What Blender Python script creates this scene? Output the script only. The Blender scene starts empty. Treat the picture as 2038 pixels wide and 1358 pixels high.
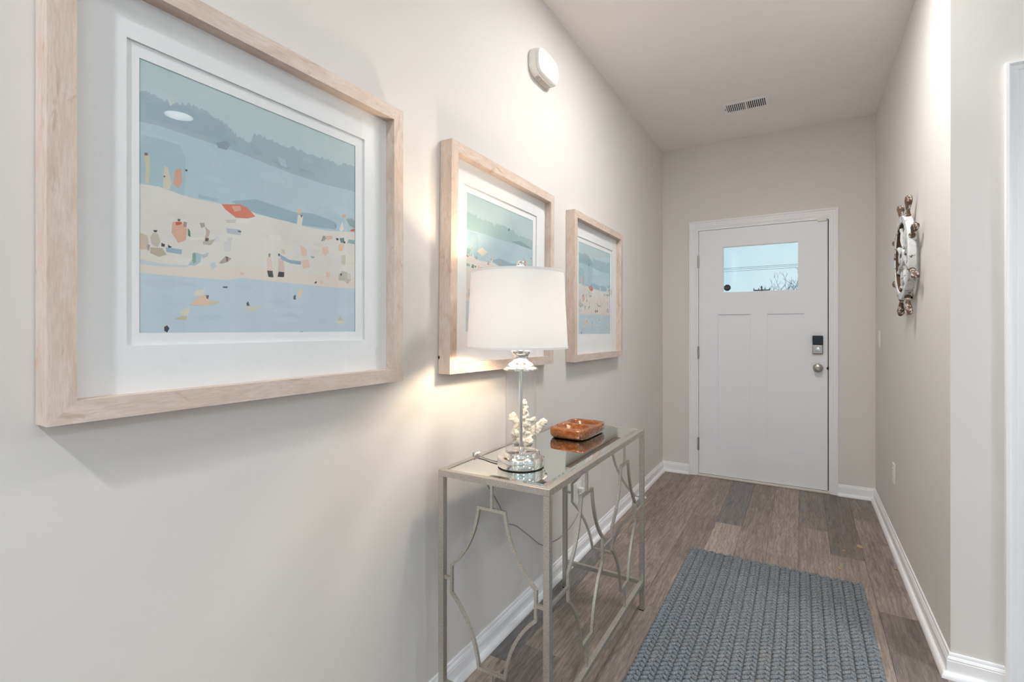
import bpy, bmesh, math, random
from mathutils import Vector, Matrix
random.seed(7)
sc = bpy.context.scene
R = math.radians

# ------------------------------------------------------------------ camera
FPX, YAW, CX, CZ, HY = 979.0, 0.5327, 1.0477, 1.2339, 654.35
cam_d = bpy.data.cameras.new('camera'); cam = bpy.data.objects.new('camera', cam_d)
sc.collection.objects.link(cam); sc.camera = cam
cam.location = (CX, 0, CZ); cam.rotation_euler = (R(90), 0, YAW)
cam_d.sensor_fit = 'HORIZONTAL'; cam_d.sensor_width = 36; cam_d.lens = FPX / 2038 * 36
cam_d.shift_y = -(679 - HY) / 2038; cam_d.clip_start = .02; cam_d.clip_end = 600
# ------------------------------------------------------------------ view
vs = sc.view_settings
sc.display_settings.display_device = 'sRGB'
vs.view_transform = 'Standard'; vs.look = 'None'; vs.gamma = 1; vs.use_curve_mapping = False
vs.exposure = 0.32
cy = sc.cycles
cy.max_bounces = 12; cy.diffuse_bounces = 9; cy.glossy_bounces = 4; cy.transparent_max_bounces = 12
cy.caustics_reflective = False; cy.use_adaptive_sampling = True; cy.adaptive_threshold = .05
# ------------------------------------------------------------------ sky
W = bpy.data.worlds.new('sky'); sc.world = W; W.use_nodes = True
nt = W.node_tree; nt.nodes.clear()
o_ = nt.nodes.new('ShaderNodeOutputWorld'); b_ = nt.nodes.new('ShaderNodeBackground')
tc = nt.nodes.new('ShaderNodeTexCoord'); nz = nt.nodes.new('ShaderNodeTexNoise'); cr = nt.nodes.new('ShaderNodeValToRGB')
nz.inputs['Scale'].default_value = 5; nz.inputs['Detail'].default_value = 5
cr.color_ramp.elements[0].position = .35; cr.color_ramp.elements[0].color = (.50, .73, .86, 1)
cr.color_ramp.elements[1].position = .7; cr.color_ramp.elements[1].color = (.68, .85, .91, 1)
nt.links.new(tc.outputs['Generated'], nz.inputs['Vector']); nt.links.new(nz.outputs['Fac'], cr.inputs['Fac'])
nt.links.new(cr.outputs['Color'], b_.inputs['Color']); nt.links.new(b_.outputs[0], o_.inputs[0])
b_.inputs['Strength'].default_value = .83
# lamp settings: colour and watts of ceiling fittings and added fill lamps (built further down)
WARM = (1.0, .985, .96); NEUT = (.94, .97, 1.0); COOL = (.80, .91, 1.0)
P_HALL, P_NEAR, P_SIDE, P_LIV, P_BED, P_LAMP, P_GLOBE = 18.5, 27.0, 25.0, 17.0, 40.0, 7.4, 30.0

# ------------------------------------------------------------------ helpers
C = sc.collection
c_, s_ = math.cos(YAW), math.sin(YAW)
def _ray(u, v):
    a = (u - 1019) / FPX; b = (HY - v) / FPX
    return Vector((-s_ + a * c_, c_ + a * s_, b))
def onX(u, v, X): r = _ray(u, v); return Vector((CX, 0, CZ)) + r * ((X - CX) / r.x)
def onY(u, v, Y): r = _ray(u, v); return Vector((CX, 0, CZ)) + r * (Y / r.y)
def onZ(u, v, Z): r = _ray(u, v); return Vector((CX, 0, CZ)) + r * ((Z - CZ) / r.z)

def tag(o, label=None, cat=None, group=None, kind=None):
    if label: o['label'] = label
    if cat: o['category'] = cat
    if group: o['group'] = group
    if kind: o['kind'] = kind
    return o
def empty(name, loc=(0, 0, 0), rot=(0, 0, 0)):
    o = bpy.data.objects.new(name, None); C.objects.link(o); o.location = loc; o.rotation_euler = rot
    o.empty_display_size = .05
    return o
def link(name, me, parent=None, loc=(0, 0, 0), rot=(0, 0, 0)):
    o = bpy.data.objects.new(name, me); C.objects.link(o); o.location = loc; o.rotation_euler = rot
    if parent: o.parent = parent
    return o
class MB:
    def __init__(s): s.v = []; s.f = []
    def add(s, vs, fs):
        n = len(s.v); s.v += [tuple(x) for x in vs]; s.f += [tuple(i + n for i in f) for f in fs]; return s
    def box(s, a, b):
        x0, y0, z0 = a; x1, y1, z1 = b
        return s.add([(x0,y0,z0),(x1,y0,z0),(x1,y1,z0),(x0,y1,z0),(x0,y0,z1),(x1,y0,z1),(x1,y1,z1),(x0,y1,z1)],
                     [(0,3,2,1),(4,5,6,7),(0,1,5,4),(1,2,6,5),(2,3,7,6),(3,0,4,7)])
    def sweep(s, pts, prof, N, closed=False):
        """profile (p,q): p along tangent x N, q along N; mitred corners"""
        P = [Vector(p) for p in pts]; N = Vector(N).normalized(); n = len(P); m = len(prof); vs = []
        for i in range(n):
            if closed: t0 = (P[i] - P[i-1]).normalized(); t1 = (P[(i+1) % n] - P[i]).normalized()
            else:
                t0 = (P[i] - P[i-1]).normalized() if i else (P[1] - P[0]).normalized()
                t1 = (P[i+1] - P[i]).normalized() if i < n-1 else t0
            b0 = t0.cross(N).normalized(); b1 = t1.cross(N).normalized()
            b = (b0 + b1).normalized(); b = b / max(.3, b.dot(b0))
            vs += [P[i] + b * p + N * q for p, q in prof]
        fs = []
        for i in range(n if closed else n - 1):
            j = (i + 1) % n
            for k in range(m):
                l = (k + 1) % m
                fs.append((i*m+k, i*m+l, j*m+l, j*m+k))
        if not closed: fs += [tuple(range(m))[::-1], tuple((n-1)*m + k for k in range(m))]
        return s.add(vs, fs)
    def tube(s, pts, r, seg=8, caps=True):
        P = [Vector(p) for p in pts]; n = len(P); vs = []
        rr = r if isinstance(r, (list, tuple)) else [r] * n
        t = (P[1] - P[0]).normalized()
        u = t.cross(Vector((0, 0, 1))) if abs(t.z) < .9 else t.cross(Vector((1, 0, 0)))
        u.normalize()
        for i in range(n):
            if i == 0: t = P[1] - P[0]
            elif i == n-1: t = P[-1] - P[-2]
            else: t = (P[i+1] - P[i]).normalized() + (P[i] - P[i-1]).normalized()
            t.normalize(); u = (u - t * u.dot(t)).normalized(); w = t.cross(u)
            for k in range(seg):
                a = 2 * math.pi * k / seg; vs.append(P[i] + (u * math.cos(a) + w * math.sin(a)) * rr[i])
        fs = [(i*seg+k, i*seg+(k+1) % seg, (i+1)*seg+(k+1) % seg, (i+1)*seg+k) for i in range(n-1) for k in range(seg)]
        if caps: fs += [tuple(range(seg))[::-1], tuple((n-1)*seg+k for k in range(seg))]
        return s.add(vs, fs)
    def lathe(s, prof, seg=48, M=None, cap=True):
        """prof [(r,z)...] about Z; M optional matrix"""
        vs = []; n = len(prof)
        for r, z in prof:
            for k in range(seg):
                a = 2 * math.pi * k / seg; p = Vector((r * math.cos(a), r * math.sin(a), z)); vs.append(M @ p if M else p)
        fs = [(i*seg+k, i*seg+(k+1) % seg, (i+1)*seg+(k+1) % seg, (i+1)*seg+k) for i in range(n-1) for k in range(seg)]
        if cap:
            if prof[0][0] > 1e-5: fs.append(tuple(range(seg))[::-1])
            if prof[-1][0] > 1e-5: fs.append(tuple((n-1)*seg+k for k in range(seg)))
        return s.add(vs, fs)
    def sphere(s, c, r, seg=16, rings=10, sc3=(1, 1, 1), M=None):
        prof = [(max(1e-6, r * math.sin(math.pi * i / rings)), -r * math.cos(math.pi * i / rings)) for i in range(rings + 1)]
        T = Matrix.Translation(c) @ (M.to_4x4() if M else Matrix.Identity(4)) @ Matrix.Diagonal((*sc3, 1))
        return s.lathe(prof, seg, T, False)
    def mesh(s, name, mat, smooth=35):
        me = bpy.data.meshes.new(name); me.from_pydata(s.v, [], s.f); me.update()
        bm = bmesh.new(); bm.from_mesh(me); bmesh.ops.remove_doubles(bm, verts=bm.verts, dist=1e-6)
        bmesh.ops.recalc_face_normals(bm, faces=bm.faces); bm.to_mesh(me); bm.free()
        if smooth:
            for p in me.polygons: p.use_smooth = True
            me.set_sharp_from_angle(angle=R(smooth))
        if mat: me.materials.append(mat)
        return me
    def build(s, name, mat, parent=None, smooth=35, bevel=0, seg=2, loc=(0, 0, 0), rot=(0, 0, 0)):
        o = link(name, s.mesh(name, mat, smooth), parent, loc, rot)
        if bevel:
            m = o.modifiers.new('bevel', 'BEVEL'); m.width = bevel; m.segments = seg; m.limit_method = 'ANGLE'; m.angle_limit = R(40)
            m.harden_normals = bool(smooth)
        return o

# ------------------------------------------------------------------ materials
class NG:
    def __init__(s, name):
        s.m = bpy.data.materials.new(name); s.m.use_nodes = True; s.t = s.m.node_tree; s.t.nodes.clear()
        s.out = s.n('ShaderNodeOutputMaterial')
    def n(s, typ, **kw):
        x = s.t.nodes.new(typ)
        for k, v in kw.items(): setattr(x, k, v)
        return x
    def l(s, a, b): s.t.links.new(a, b)
    def val(s, sock, v):
        if isinstance(v, bpy.types.NodeSocket): s.l(v, sock)
        else: sock.default_value = v
    def bsdf(s, col=(.8, .8, .8), rough=.5, metal=0, **kw):
        b = s.n('ShaderNodeBsdfPrincipled')
        s.val(b.inputs['Base Color'], (*col, 1) if isinstance(col, tuple) and len(col) == 3 else col)
        s.val(b.inputs['Roughness'], rough); s.val(b.inputs['Metallic'], metal)
        for k, v in kw.items(): s.val(b.inputs[k], v)
        s.l(b.outputs[0], s.out.inputs[0]); s.b = b; return b
    def coord(s, which='Object', scale=(1, 1, 1), rand=False):
        t = s.n('ShaderNodeTexCoord'); v = t.outputs[which]
        if rand:
            oi = s.n('ShaderNodeObjectInfo'); mm = s.n('ShaderNodeVectorMath', operation='SCALE'); cv = s.n('ShaderNodeCombineXYZ')
            s.l(oi.outputs['Random'], cv.inputs[0]); s.l(oi.outputs['Random'], cv.inputs[1]); s.l(oi.outputs['Random'], cv.inputs[2])
            s.l(cv.outputs[0], mm.inputs[0]); mm.inputs['Scale'].default_value = 37.0
            ad = s.n('ShaderNodeVectorMath', operation='ADD'); s.l(v, ad.inputs[0]); s.l(mm.outputs[0], ad.inputs[1]); v = ad.outputs[0]
        mp = s.n('ShaderNodeMapping'); mp.inputs['Scale'].default_value = scale; s.l(v, mp.inputs['Vector']); return mp.outputs[0]
    def noise(s, vec, scale=5, detail=4, rough=.55, dist=0):
        n = s.n('ShaderNodeTexNoise'); s.l(vec, n.inputs['Vector']); n.inputs['Scale'].default_value = scale
        n.inputs['Detail'].default_value = detail; n.inputs['Roughness'].default_value = rough; n.inputs['Distortion'].default_value = dist
        return n.outputs['Fac']
    def ramp(s, fac, stops):
        r = s.n('ShaderNodeValToRGB'); e = r.color_ramp.elements
        while len(e) < len(stops): e.new(.5)
        for i, (p, c) in enumerate(stops):
            e[i].position = p; e[i].color = (*c, 1) if len(c) == 3 else c
        s.l(fac, r.inputs['Fac']); return r.outputs['Color']
    def mix(s, fac, a, b, mode='MIX'):
        m = s.n('ShaderNodeMix', data_type='RGBA', blend_type=mode)
        s.val(m.inputs[0], fac); s.val(m.inputs[6], (*a, 1) if isinstance(a, tuple) else a); s.val(m.inputs[7], (*b, 1) if isinstance(b, tuple) else b)
        return m.outputs[2]
    def bump(s, h, strength=.2, dist=.002):
        b = s.n('ShaderNodeBump'); b.inputs['Strength'].default_value = strength; b.inputs['Distance'].default_value = dist
        s.l(h, b.inputs['Height']); s.l(b.outputs[0], s.b.inputs['Normal']); return b
def srgb(r, g, b):
    f = lambda x: x / 12.92 if x <= .04045 else ((x + .055) / 1.055) ** 2.4
    return (f(r / 255), f(g / 255), f(b / 255))
def plain(name, col, rough=.5, metal=0, **kw):
    g = NG(name); g.bsdf(col, rough, metal, **kw); v = g.coord(scale=(1, 1, 1)); n = g.noise(v, 60, 2)
    g.l(g.mix(.06, col, g.ramp(n, [(0, tuple(x * .6 for x in col)), (1, tuple(min(1, x * 1.3) for x in col))])), g.b.inputs['Base Color'])
    return g.m
def m_paint(name, col, bump=.06, rough=.75):
    g = NG(name); g.bsdf(col, rough); v = g.coord()
    g.bump(g.noise(v, 260, 3), bump, .001)
    return g.m
M = {}
M['wall'] = m_paint('greige_wall_paint', srgb(225, 221, 217))
M['ceil'] = m_paint('ceiling_paint', srgb(246, 243, 239), .1)
M['trim'] = m_paint('white_trim_paint', srgb(243, 243, 245), .01, .35)
M['door'] = m_paint('white_door_paint', srgb(242, 243, 247), .02, .4)
M['plastic'] = plain('white_plastic', srgb(236, 234, 230), .4)
M['dark'] = plain('dark_gap', (.012, .012, .012), .8)
M['black'] = plain('black_gloss', (.01, .01, .012), .12)
M['nickel'] = plain('satin_nickel', srgb(178, 170, 160), .3, 1)
M['chrome'] = plain('chrome', (.86, .84, .81), .06, 1)
M['cream'] = plain('threshold_cream', srgb(226, 220, 212), .5)
def m_frame():
    g = NG('whitewashed_oak'); v = g.coord(scale=(1, 1, .10), rand=True); v2 = g.coord(scale=(1, 1, .30), rand=True); v3 = g.coord(scale=(1, 1, .45), rand=True)
    fine = g.noise(v, 330, 5, .65, .3); broad = g.noise(v2, 26, 5, .65, .8); knot = g.noise(v3, 24, 4, .6, 1.6)
    col = g.ramp(broad, [(.25, srgb(202, 178, 160)), (.5, srgb(220, 201, 187)), (.75, srgb(229, 215, 204))])
    col = g.mix(g.ramp(fine, [(.36, (.38,)*3), (.6, (0, 0, 0))]), col, srgb(190, 166, 146))
    col = g.mix(g.ramp(knot, [(.60, (0, 0, 0)), (.70, (.6,)*3)]), col, srgb(186, 152, 126))
    g.bsdf(col, .5); g.bump(fine, .15, .0006); return g.m
M['oak'] = m_frame()
M['mat'] = plain('mat_board', srgb(250, 250, 251), .8)
def m_print():
    g = NG('beach_print'); a = g.n('ShaderNodeVertexColor'); a.layer_name = 'Col'
    v = g.coord(scale=(1, 1, 1)); n = g.noise(v, 30, 5, .7); n2 = g.noise(v, 9, 3)
    col = g.mix(.22, a.outputs['Color'], g.mix(n, (.25, .28, .30), (.85, .85, .84)), 'SOFT_LIGHT')
    col = g.mix(.35, col, g.mix(n2, (.2, .2, .2), (.85, .85, .84)), 'SOFT_LIGHT')
    g.bsdf(col, .65); return g.m
M['print'] = m_print()
def m_thin_glass(name, tint=(1, 1, 1), f0=.045):
    """clear sheet: straight transmission plus a mirror reflection that grows with the angle (Schlick), the same from both sides"""
    g = NG(name); tr = g.n('ShaderNodeBsdfTransparent'); tr.inputs[0].default_value = (*tint, 1)
    gl = g.n('ShaderNodeBsdfGlossy'); gl.inputs['Roughness'].default_value = .0
    lw = g.n('ShaderNodeLayerWeight'); lw.inputs['Blend'].default_value = .5
    pw = g.n('ShaderNodeMath', operation='POWER'); g.l(lw.outputs['Facing'], pw.inputs[0]); pw.inputs[1].default_value = 5
    ma = g.n('ShaderNodeMath', operation='MULTIPLY_ADD'); g.l(pw.outputs[0], ma.inputs[0]); ma.inputs[1].default_value = 1 - f0; ma.inputs[2].default_value = f0
    mx = g.n('ShaderNodeMixShader'); g.l(ma.outputs[0], mx.inputs[0]); g.l(tr.outputs[0], mx.inputs[1]); g.l(gl.outputs[0], mx.inputs[2])
    g.l(mx.outputs[0], g.out.inputs[0]); return g.m
M['glass'] = m_thin_glass('picture_glass', (.99, .995, .995), .06)
M['tglass'] = plain('mirror_glass', srgb(232, 238, 234), .015, 1)
M['lglass'] = m_thin_glass('lamp_glass', (.985, .985, .985), .035)
M['wglass'] = m_thin_glass('window_glass', (.98, .99, .99), .03)
def m_silver():
    g = NG('silver_leaf_metal'); v = g.coord('Object', (1, 1, 1)); n = g.noise(v, 240, 4, .6); n2 = g.noise(v, 22, 4, .6)
    col = g.ramp(n, [(.3, srgb(176, 171, 164)), (.55, srgb(202, 198, 191)), (.8, srgb(220, 217, 212))])
    col = g.mix(g.ramp(n2, [(.5, (0, 0, 0)), (.75, (.35,)*3)]), col, srgb(196, 184, 168))
    g.bsdf(col, .36, .88); g.bump(n, .05, .0004); return g.m
M['silver'] = m_silver()
def m_shade():
    g = NG('linen_shade'); v = g.coord('Object', (1, 1, 1))
    w = g.n('ShaderNodeTexNoise'); vv = g.coord('Object', (160, 160, 900)); g.l(vv, w.inputs['Vector']); w.inputs['Scale'].default_value = 1
    w2 = g.n('ShaderNodeTexNoise'); vv2 = g.coord('Object', (900, 900, 60)); g.l(vv2, w2.inputs['Vector']); w2.inputs['Scale'].default_value = 1
    ad = g.n('ShaderNodeMath', operation='ADD'); g.l(w.outputs['Fac'], ad.inputs[0]); g.l(w2.outputs['Fac'], ad.inputs[1])
    col = g.ramp(ad.outputs[0], [(.35, srgb(226, 220, 214)), (.65, srgb(246, 243, 240))])
    d = g.n('ShaderNodeBsdfDiffuse'); t = g.n('ShaderNodeBsdfTranslucent'); g.l(col, d.inputs[0]); g.l(col, t.inputs[0])
    mx = g.n('ShaderNodeMixShader'); mx.inputs[0].default_value = .023
    g.l(d.outputs[0], mx.inputs[1]); g.l(t.outputs[0], mx.inputs[2]); g.l(mx.outputs[0], g.out.inputs[0]); return g.m
M['shade'] = m_shade()
def m_emit(name, col, strength):
    g = NG(name); e = g.n('ShaderNodeEmission'); e.inputs[0].default_value = (*col, 1); e.inputs[1].default_value = strength
    g.l(e.outputs[0], g.out.inputs[0]); return g.m
def m_burl():
    g = NG('burl_wood'); v = g.coord(scale=(1, 1, 1)); n = g.noise(v, 34, 6, .65, 2.2); n2 = g.noise(v, 120, 3, .6, .5)
    col = g.ramp(n, [(.3, srgb(92, 48, 22)), (.5, srgb(146, 84, 42)), (.72, srgb(186, 122, 70))])
    col = g.mix(g.ramp(n2, [(.6, (0, 0, 0)), (.75, (.5,)*3)]), col, srgb(110, 56, 26))
    g.bsdf(col, .22, 0, **{'Coat Weight': .6, 'Coat Roughness': .05}); return g.m
M['burl'] = m_burl()
def m_coral():
    g = NG('white_coral'); v = g.coord(); n = g.noise(v, 120, 4); n2 = g.noise(v, 25, 3)
    g.bsdf(g.ramp(n2, [(.3, srgb(226, 218, 204)), (.7, srgb(244, 240, 230))]), .85); g.bump(n, .8, .004); return g.m
M['coral'] = m_coral()
def m_plank():
    g = NG('vinyl_plank'); oi = g.n('ShaderNodeObjectInfo')
    v = g.coord('Object', (1, .06, 1), rand=True); v2 = g.coord('Object', (1, .16, 1), rand=True); v3 = g.coord('Object', (1, .3, 1), rand=True)
    fine = g.noise(v, 420, 4, .6); mid = g.noise(v2, 30, 5, .62, .9); broad = g.noise(v3, 6, 2)
    wv = g.n('ShaderNodeTexWave', wave_type='BANDS', bands_direction='X'); g.l(v2, wv.inputs['Vector'])
    wv.inputs['Scale'].default_value = 16; wv.inputs['Distortion'].default_value = 9; wv.inputs['Detail'].default_value = 3; wv.inputs['Detail Scale'].default_value = 1.6
    tone = g.mix(g.ramp(mid, [(.3, (0, 0, 0)), (.7, (1, 1, 1))]), (.55, .55, .56), (1.18, 1.16, 1.13))
    col = g.mix(1.0, oi.outputs['Color'], tone, 'MULTIPLY')
    col = g.mix(g.ramp(wv.outputs['Fac'], [(.0, (.28,)*3), (.35, (0, 0, 0))]), col, srgb(66, 58, 54))
    col = g.mix(g.ramp(fine, [(.34, (.5,)*3), (.54, (0, 0, 0))]), col, srgb(84, 76, 71))
    col = g.mix(g.ramp(fine, [(.55, (0, 0, 0)), (.75, (.12,)*3)]), col, srgb(196, 186, 178))
    g.bsdf(col, .42, 0, **{'Specular IOR Level': .35}); g.bump(fine, .15, .0005); return g.m
M['plank'] = m_plank()
def m_rug():
    g = NG('heather_rug_yarn'); v = g.coord('Object', (1, 1, 1), rand=True); n = g.noise(v, 260, 4, .7); n2 = g.noise(v, 22, 4, .6); n3 = g.noise(v, 5, 3)
    col = g.ramp(n, [(.28, srgb(66, 71, 77)), (.5, srgb(116, 122, 127)), (.72, srgb(166, 169, 170))])
    col = g.mix(g.ramp(n2, [(.55, (0, 0, 0)), (.7, (.35,)*3)]), col, srgb(92, 103, 118))
    col = g.mix(g.ramp(n3, [(.6, (0, 0, 0)), (.75, (.3,)*3)]), col, srgb(146, 138, 126))
    g.bsdf(col, .95); g.bump(n, .6, .002); return g.m
M['rug'] = m_rug()
def m_wheel():
    g = NG('distressed_white_wood'); v = g.coord('Object', (1, 1, 1)); n = g.noise(v, 26, 6, .7, .5); n2 = g.noise(v, 160, 3)
    col = g.ramp(n, [(.0, srgb(52, 34, 22)), (.38, srgb(84, 60, 42)), (.43, srgb(206, 208, 210)), (.6, srgb(222, 224, 226)), (1, srgb(232, 234, 236))])
    g.bsdf(col, .75); g.bump(n, .4, .002); return g.m
M['wheel'] = m_wheel()
def m_wheel_brown():
    g = NG('worn_wheel_handle'); v = g.coord('Object', (1, 1, 1)); n = g.noise(v, 50, 5, .7, .5)
    col = g.ramp(n, [(.3, srgb(70, 48, 34)), (.52, srgb(112, 86, 66)), (.56, srgb(214, 210, 204)), (1, srgb(228, 226, 222))])
    g.bsdf(col, .7); return g.m
M['wheelh'] = m_wheel_brown()
M['wheelb'] = plain('bare_brown_wood', srgb(88, 62, 44), .8)
M['leaf'] = plain('dry_leaf', srgb(176, 144, 108), .8)
M['cord'] = plain('clear_grey_cord', srgb(150, 146, 142), .4)
M['sticker'] = plain('black_sticker', (.012, .014, .02), .4)
M['ink'] = plain('sticker_print', srgb(120, 110, 100), .5)
M['siding'] = plain('pale_siding', srgb(196, 206, 214), .7)
M['bark'] = plain('grey_bark', srgb(128, 128, 132), .9)
M['wire'] = plain('power_cable', srgb(70, 78, 84), .7)
M['pole'] = plain('weathered_pole', srgb(84, 78, 74), .9)
M['grass'] = plain('winter_grass', srgb(120, 116, 84), .95)
M['linen'] = plain('white_bed_linen', srgb(236, 236, 238), .9)
M['bluepic'] = plain('blue_print', srgb(150, 186, 214), .7)

# ------------------------------------------------------------------ the setting
D, H, WX, YC = 4.3665, 2.776, 1.5022, 2.2974      # door wall, ceiling, right hall wall, corner of return wall
RX, RY, BY = 5.2, -4.6, 6.25                      # far side wall, rear wall, bedroom front wall
T = .12
def struct(o): o['kind'] = 'structure'; return o

# floor of separate planks
fl = struct(MB().box((-.12, RY - .12, -.05), (RX + .12, BY + .12, -.009)).build('floor', M['dark'], smooth=0))
tones = [srgb(160, 147, 138), srgb(152, 139, 131), srgb(142, 132, 126), srgb(172, 157, 146), srgb(134, 130, 129), srgb(130, 121, 116), srgb(164, 151, 142), srgb(186, 171, 159)]
PW, PL = .1525, 1.22
plank_cache = {}
def plank_mesh(w, l):
    k = (round(w, 3), round(l, 3))
    if k not in plank_cache:
        e = .0007; m = MB()
        w2, l2 = w / 2 - .0003, l / 2 - .0003
        m.add([(-w2,-l2,-.008),(w2,-l2,-.008),(w2,l2,-.008),(-w2,l2,-.008),(-w2,-l2,-e),(w2,-l2,-e),(w2,l2,-e),(-w2,l2,-e),
               (-w2+e,-l2+e,0),(w2-e,-l2+e,0),(w2-e,l2-e,0),(-w2+e,l2-e,0)],
              [(0,3,2,1),(0,1,5,4),(1,2,6,5),(2,3,7,6),(3,0,4,7),(4,5,9,8),(5,6,10,9),(6,7,11,10),(7,4,8,11),(8,9,10,11)])
        plank_cache[k] = m.mesh('plank', M['plank'], 0)
    return plank_cache[k]
# hall joints read off the photograph: row index -> (Y of one joint, tones from the door towards the camera)
x0 = .4205 - 3 * PW
hall = {0: (4.0, None), 1: (2.9, None), 2: (3.62, [3, 6, 1]), 3: (2.2, [0, 1, 2]), 4: (3.37, [4, 7, 0]), 5: (2.55, [1, 0, 3]),
        6: (3.05, [3, 3, 0]), 7: (3.55, [2, 6, 1]), 8: (3.2, [5, 0, 6]), 9: (3.88, [2, 0, 5])}
rng = random.Random(3)
i = 0
while x0 + i * PW < RX:
    xa, xb = max(0, x0 + i * PW), min(RX, x0 + (i + 1) * PW)
    yend = D + .02 if (xa + xb) / 2 < WX + .01 else YC + .05
    jt, tn = hall.get(i, (rng.uniform(0, PL), None))
    cuts = sorted([jt + k * PL for k in range(-9, 4) if RY + .05 < jt + k * PL < yend - .05] + [RY, yend])
    for q in range(len(cuts) - 1):
        a, b = cuts[q], cuts[q + 1]
        o = link('plank', plank_mesh(xb - xa, b - a), fl, ((xa + xb) / 2, (a + b) / 2, 0))
        kk = len(cuts) - 2 - q
        t = tones[tn[kk]] if tn and kk < len(tn) else rng.choice(tones)
        o.color = (*t, 1)
    i += 1
struct(MB().box((WX + .1, YC + .05, -.008), (RX, BY, 0.0)).build('floor_bedroom', plain('bedroom_carpet', srgb(190, 184, 176), .95), smooth=0))

struct(MB().box((-T, RY - T, H), (RX + T, BY + T, H + .1)).build('ceiling', M['ceil'], smooth=0))
struct(MB().box((-T, RY - T, 0), (0, D + T, H)).build('wall_left', M['wall'], smooth=0))
DX0, DX1, DZ = .299, 1.213, 2.052
m = MB(); m.box((0, D, 0), (DX0 - .022, D + T, H)); m.box((DX1 + .022, D, 0), (WX, D + T, H)); m.box((DX0 - .022, D, DZ + .022), (DX1 + .022, D + T, H))
struct(m.build('wall_back', M['wall'], smooth=0))
struct(MB().box((WX, YC, 0), (WX + .1, BY, H)).build('wall_right', M['wall'], smooth=0))
# return wall with an open doorway and a second, closed one
ODA, ODB = 1.705, 2.465
CDA, CDB = 3.02, 3.78
m = MB()
for a, b in ((WX + .1, ODA), (ODB, CDA), (CDB, RX)): m.box((a, YC, 0), (b, YC + T, H))
for a, b in ((ODA, ODB), (CDA, CDB)): m.box((a, YC, 2.07), (b, YC + T, H))
struct(m.build('wall_return', M['wall'], smooth=0))
# bedroom front wall with window, bedroom far wall
def wall_with_hole(name, mat, axis, pos, thick, a0, a1, holes):
    m = MB(); cur = a0
    def bx(p, q, z0, z1):
        if axis == 'y': m.box((p, pos, z0), (q, pos + thick, z1))
        else: m.box((pos, p, z0), (pos + thick, q, z1))
    for h0, h1, z0, z1 in holes:
        bx(cur, h0, 0, H); bx(h0, h1, 0, z0); bx(h0, h1, z1, H); cur = h1
    bx(cur, a1, 0, H); return struct(m.build(name, mat, smooth=0))
wall_with_hole('wall_front', M['wall'], 'y', BY, T, WX, RX, [(2.6, 4.2, .7, 2.2)])
wall_with_hole('wall_far', M['wall'], 'x', RX, T, RY, BY + T, [(-3.4, -1.6, .4, 2.3), (-.8, 1.0, .4, 2.3)])
wall_with_hole('wall_rear', M['wall'], 'y', RY - T, T, 0, RX, [(.9, 2.7, .05, 2.15), (3.2, 4.8, .6, 2.2)])
# windows
def window(name, axis, pos, a0, a1, z0, z1):
    w = struct(empty(name))
    f = MB()
    def bx(mb, p, q, y0, y1, d0=0, d1=.06):
        if axis == 'y': mb.box((p, pos + d0, y0), (q, pos + d1, y1))
        else: mb.box((pos + d0, p, y0), (pos + d1, q, y1))
    am = (a0 + a1) / 2
    for p, q, y0, y1 in ((a0, a0 + .05, z0, z1), (a1 - .05, a1, z0, z1), (a0, a1, z0, z0 + .05), (a0, a1, z1 - .05, z1), (am - .03, am + .03, z0, z1)): bx(f, p, q, y0, y1)
    f.build('window_frame', M['trim'], w, 0)
    for p, q in ((a0 + .05, am - .03), (am + .03, a1 - .05)):
        g = MB(); bx(g, p, q, z0 + .05, z1 - .05, .028, .032); g.build('pane', M['wglass'], w, 0)
    return w
window('window_1', 'y', BY + .03, 2.6, 4.2, .7, 2.2)
window('window_2', 'x', RX + .03, -3.4, -1.6, .4, 2.3)
window('window_3', 'x', RX + .03, -.8, 1.0, .4, 2.3)
window('window_4', 'y', RY - .09, .9, 2.7, .05, 2.15)
window('window_5', 'y', RY - .09, 3.2, 4.8, .6, 2.2)

# baseboards with shoe moulding
BP = [(-.002, 0), (.030, 0), (.0295, .007), (.027, .013), (.022, .018), (.0125, .0195), (.0125, .058), (.0108, .060), (.0118, .064), (.0085, .071), (.0065, .0725), (.0065, .0785), (.0045, .083), (-.002, .084)]
Z3 = (0, 0, 1)
struct(MB().sweep([(0, RY, 0), (0, D + .001, 0)], BP, Z3).build('baseboard_left', M['trim'], smooth=25))
m = MB().sweep([(0, D, 0), (.223, D, 0)], BP, Z3); m.sweep([(1.278, D, 0), (WX, D, 0)], BP, Z3)
struct(m.build('baseboard_back', M['trim'], smooth=25))
m = MB().sweep([(WX, D, 0), (WX, YC, 0), (1.642, YC, 0)], BP, Z3); struct(m.build('baseboard_right', M['trim'], smooth=25))
m = MB().sweep([(2.53, YC, 0), (2.955, YC, 0)], BP, Z3); m.sweep([(3.845, YC, 0), (RX, YC, 0)], BP, Z3); m.sweep([(RX, YC, 0), (RX, RY, 0)], BP, Z3); m.sweep([(RX, RY, 0), (2.7, RY, 0)], BP, Z3)
struct(m.build('baseboard_far', M['trim'], smooth=25))
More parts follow.
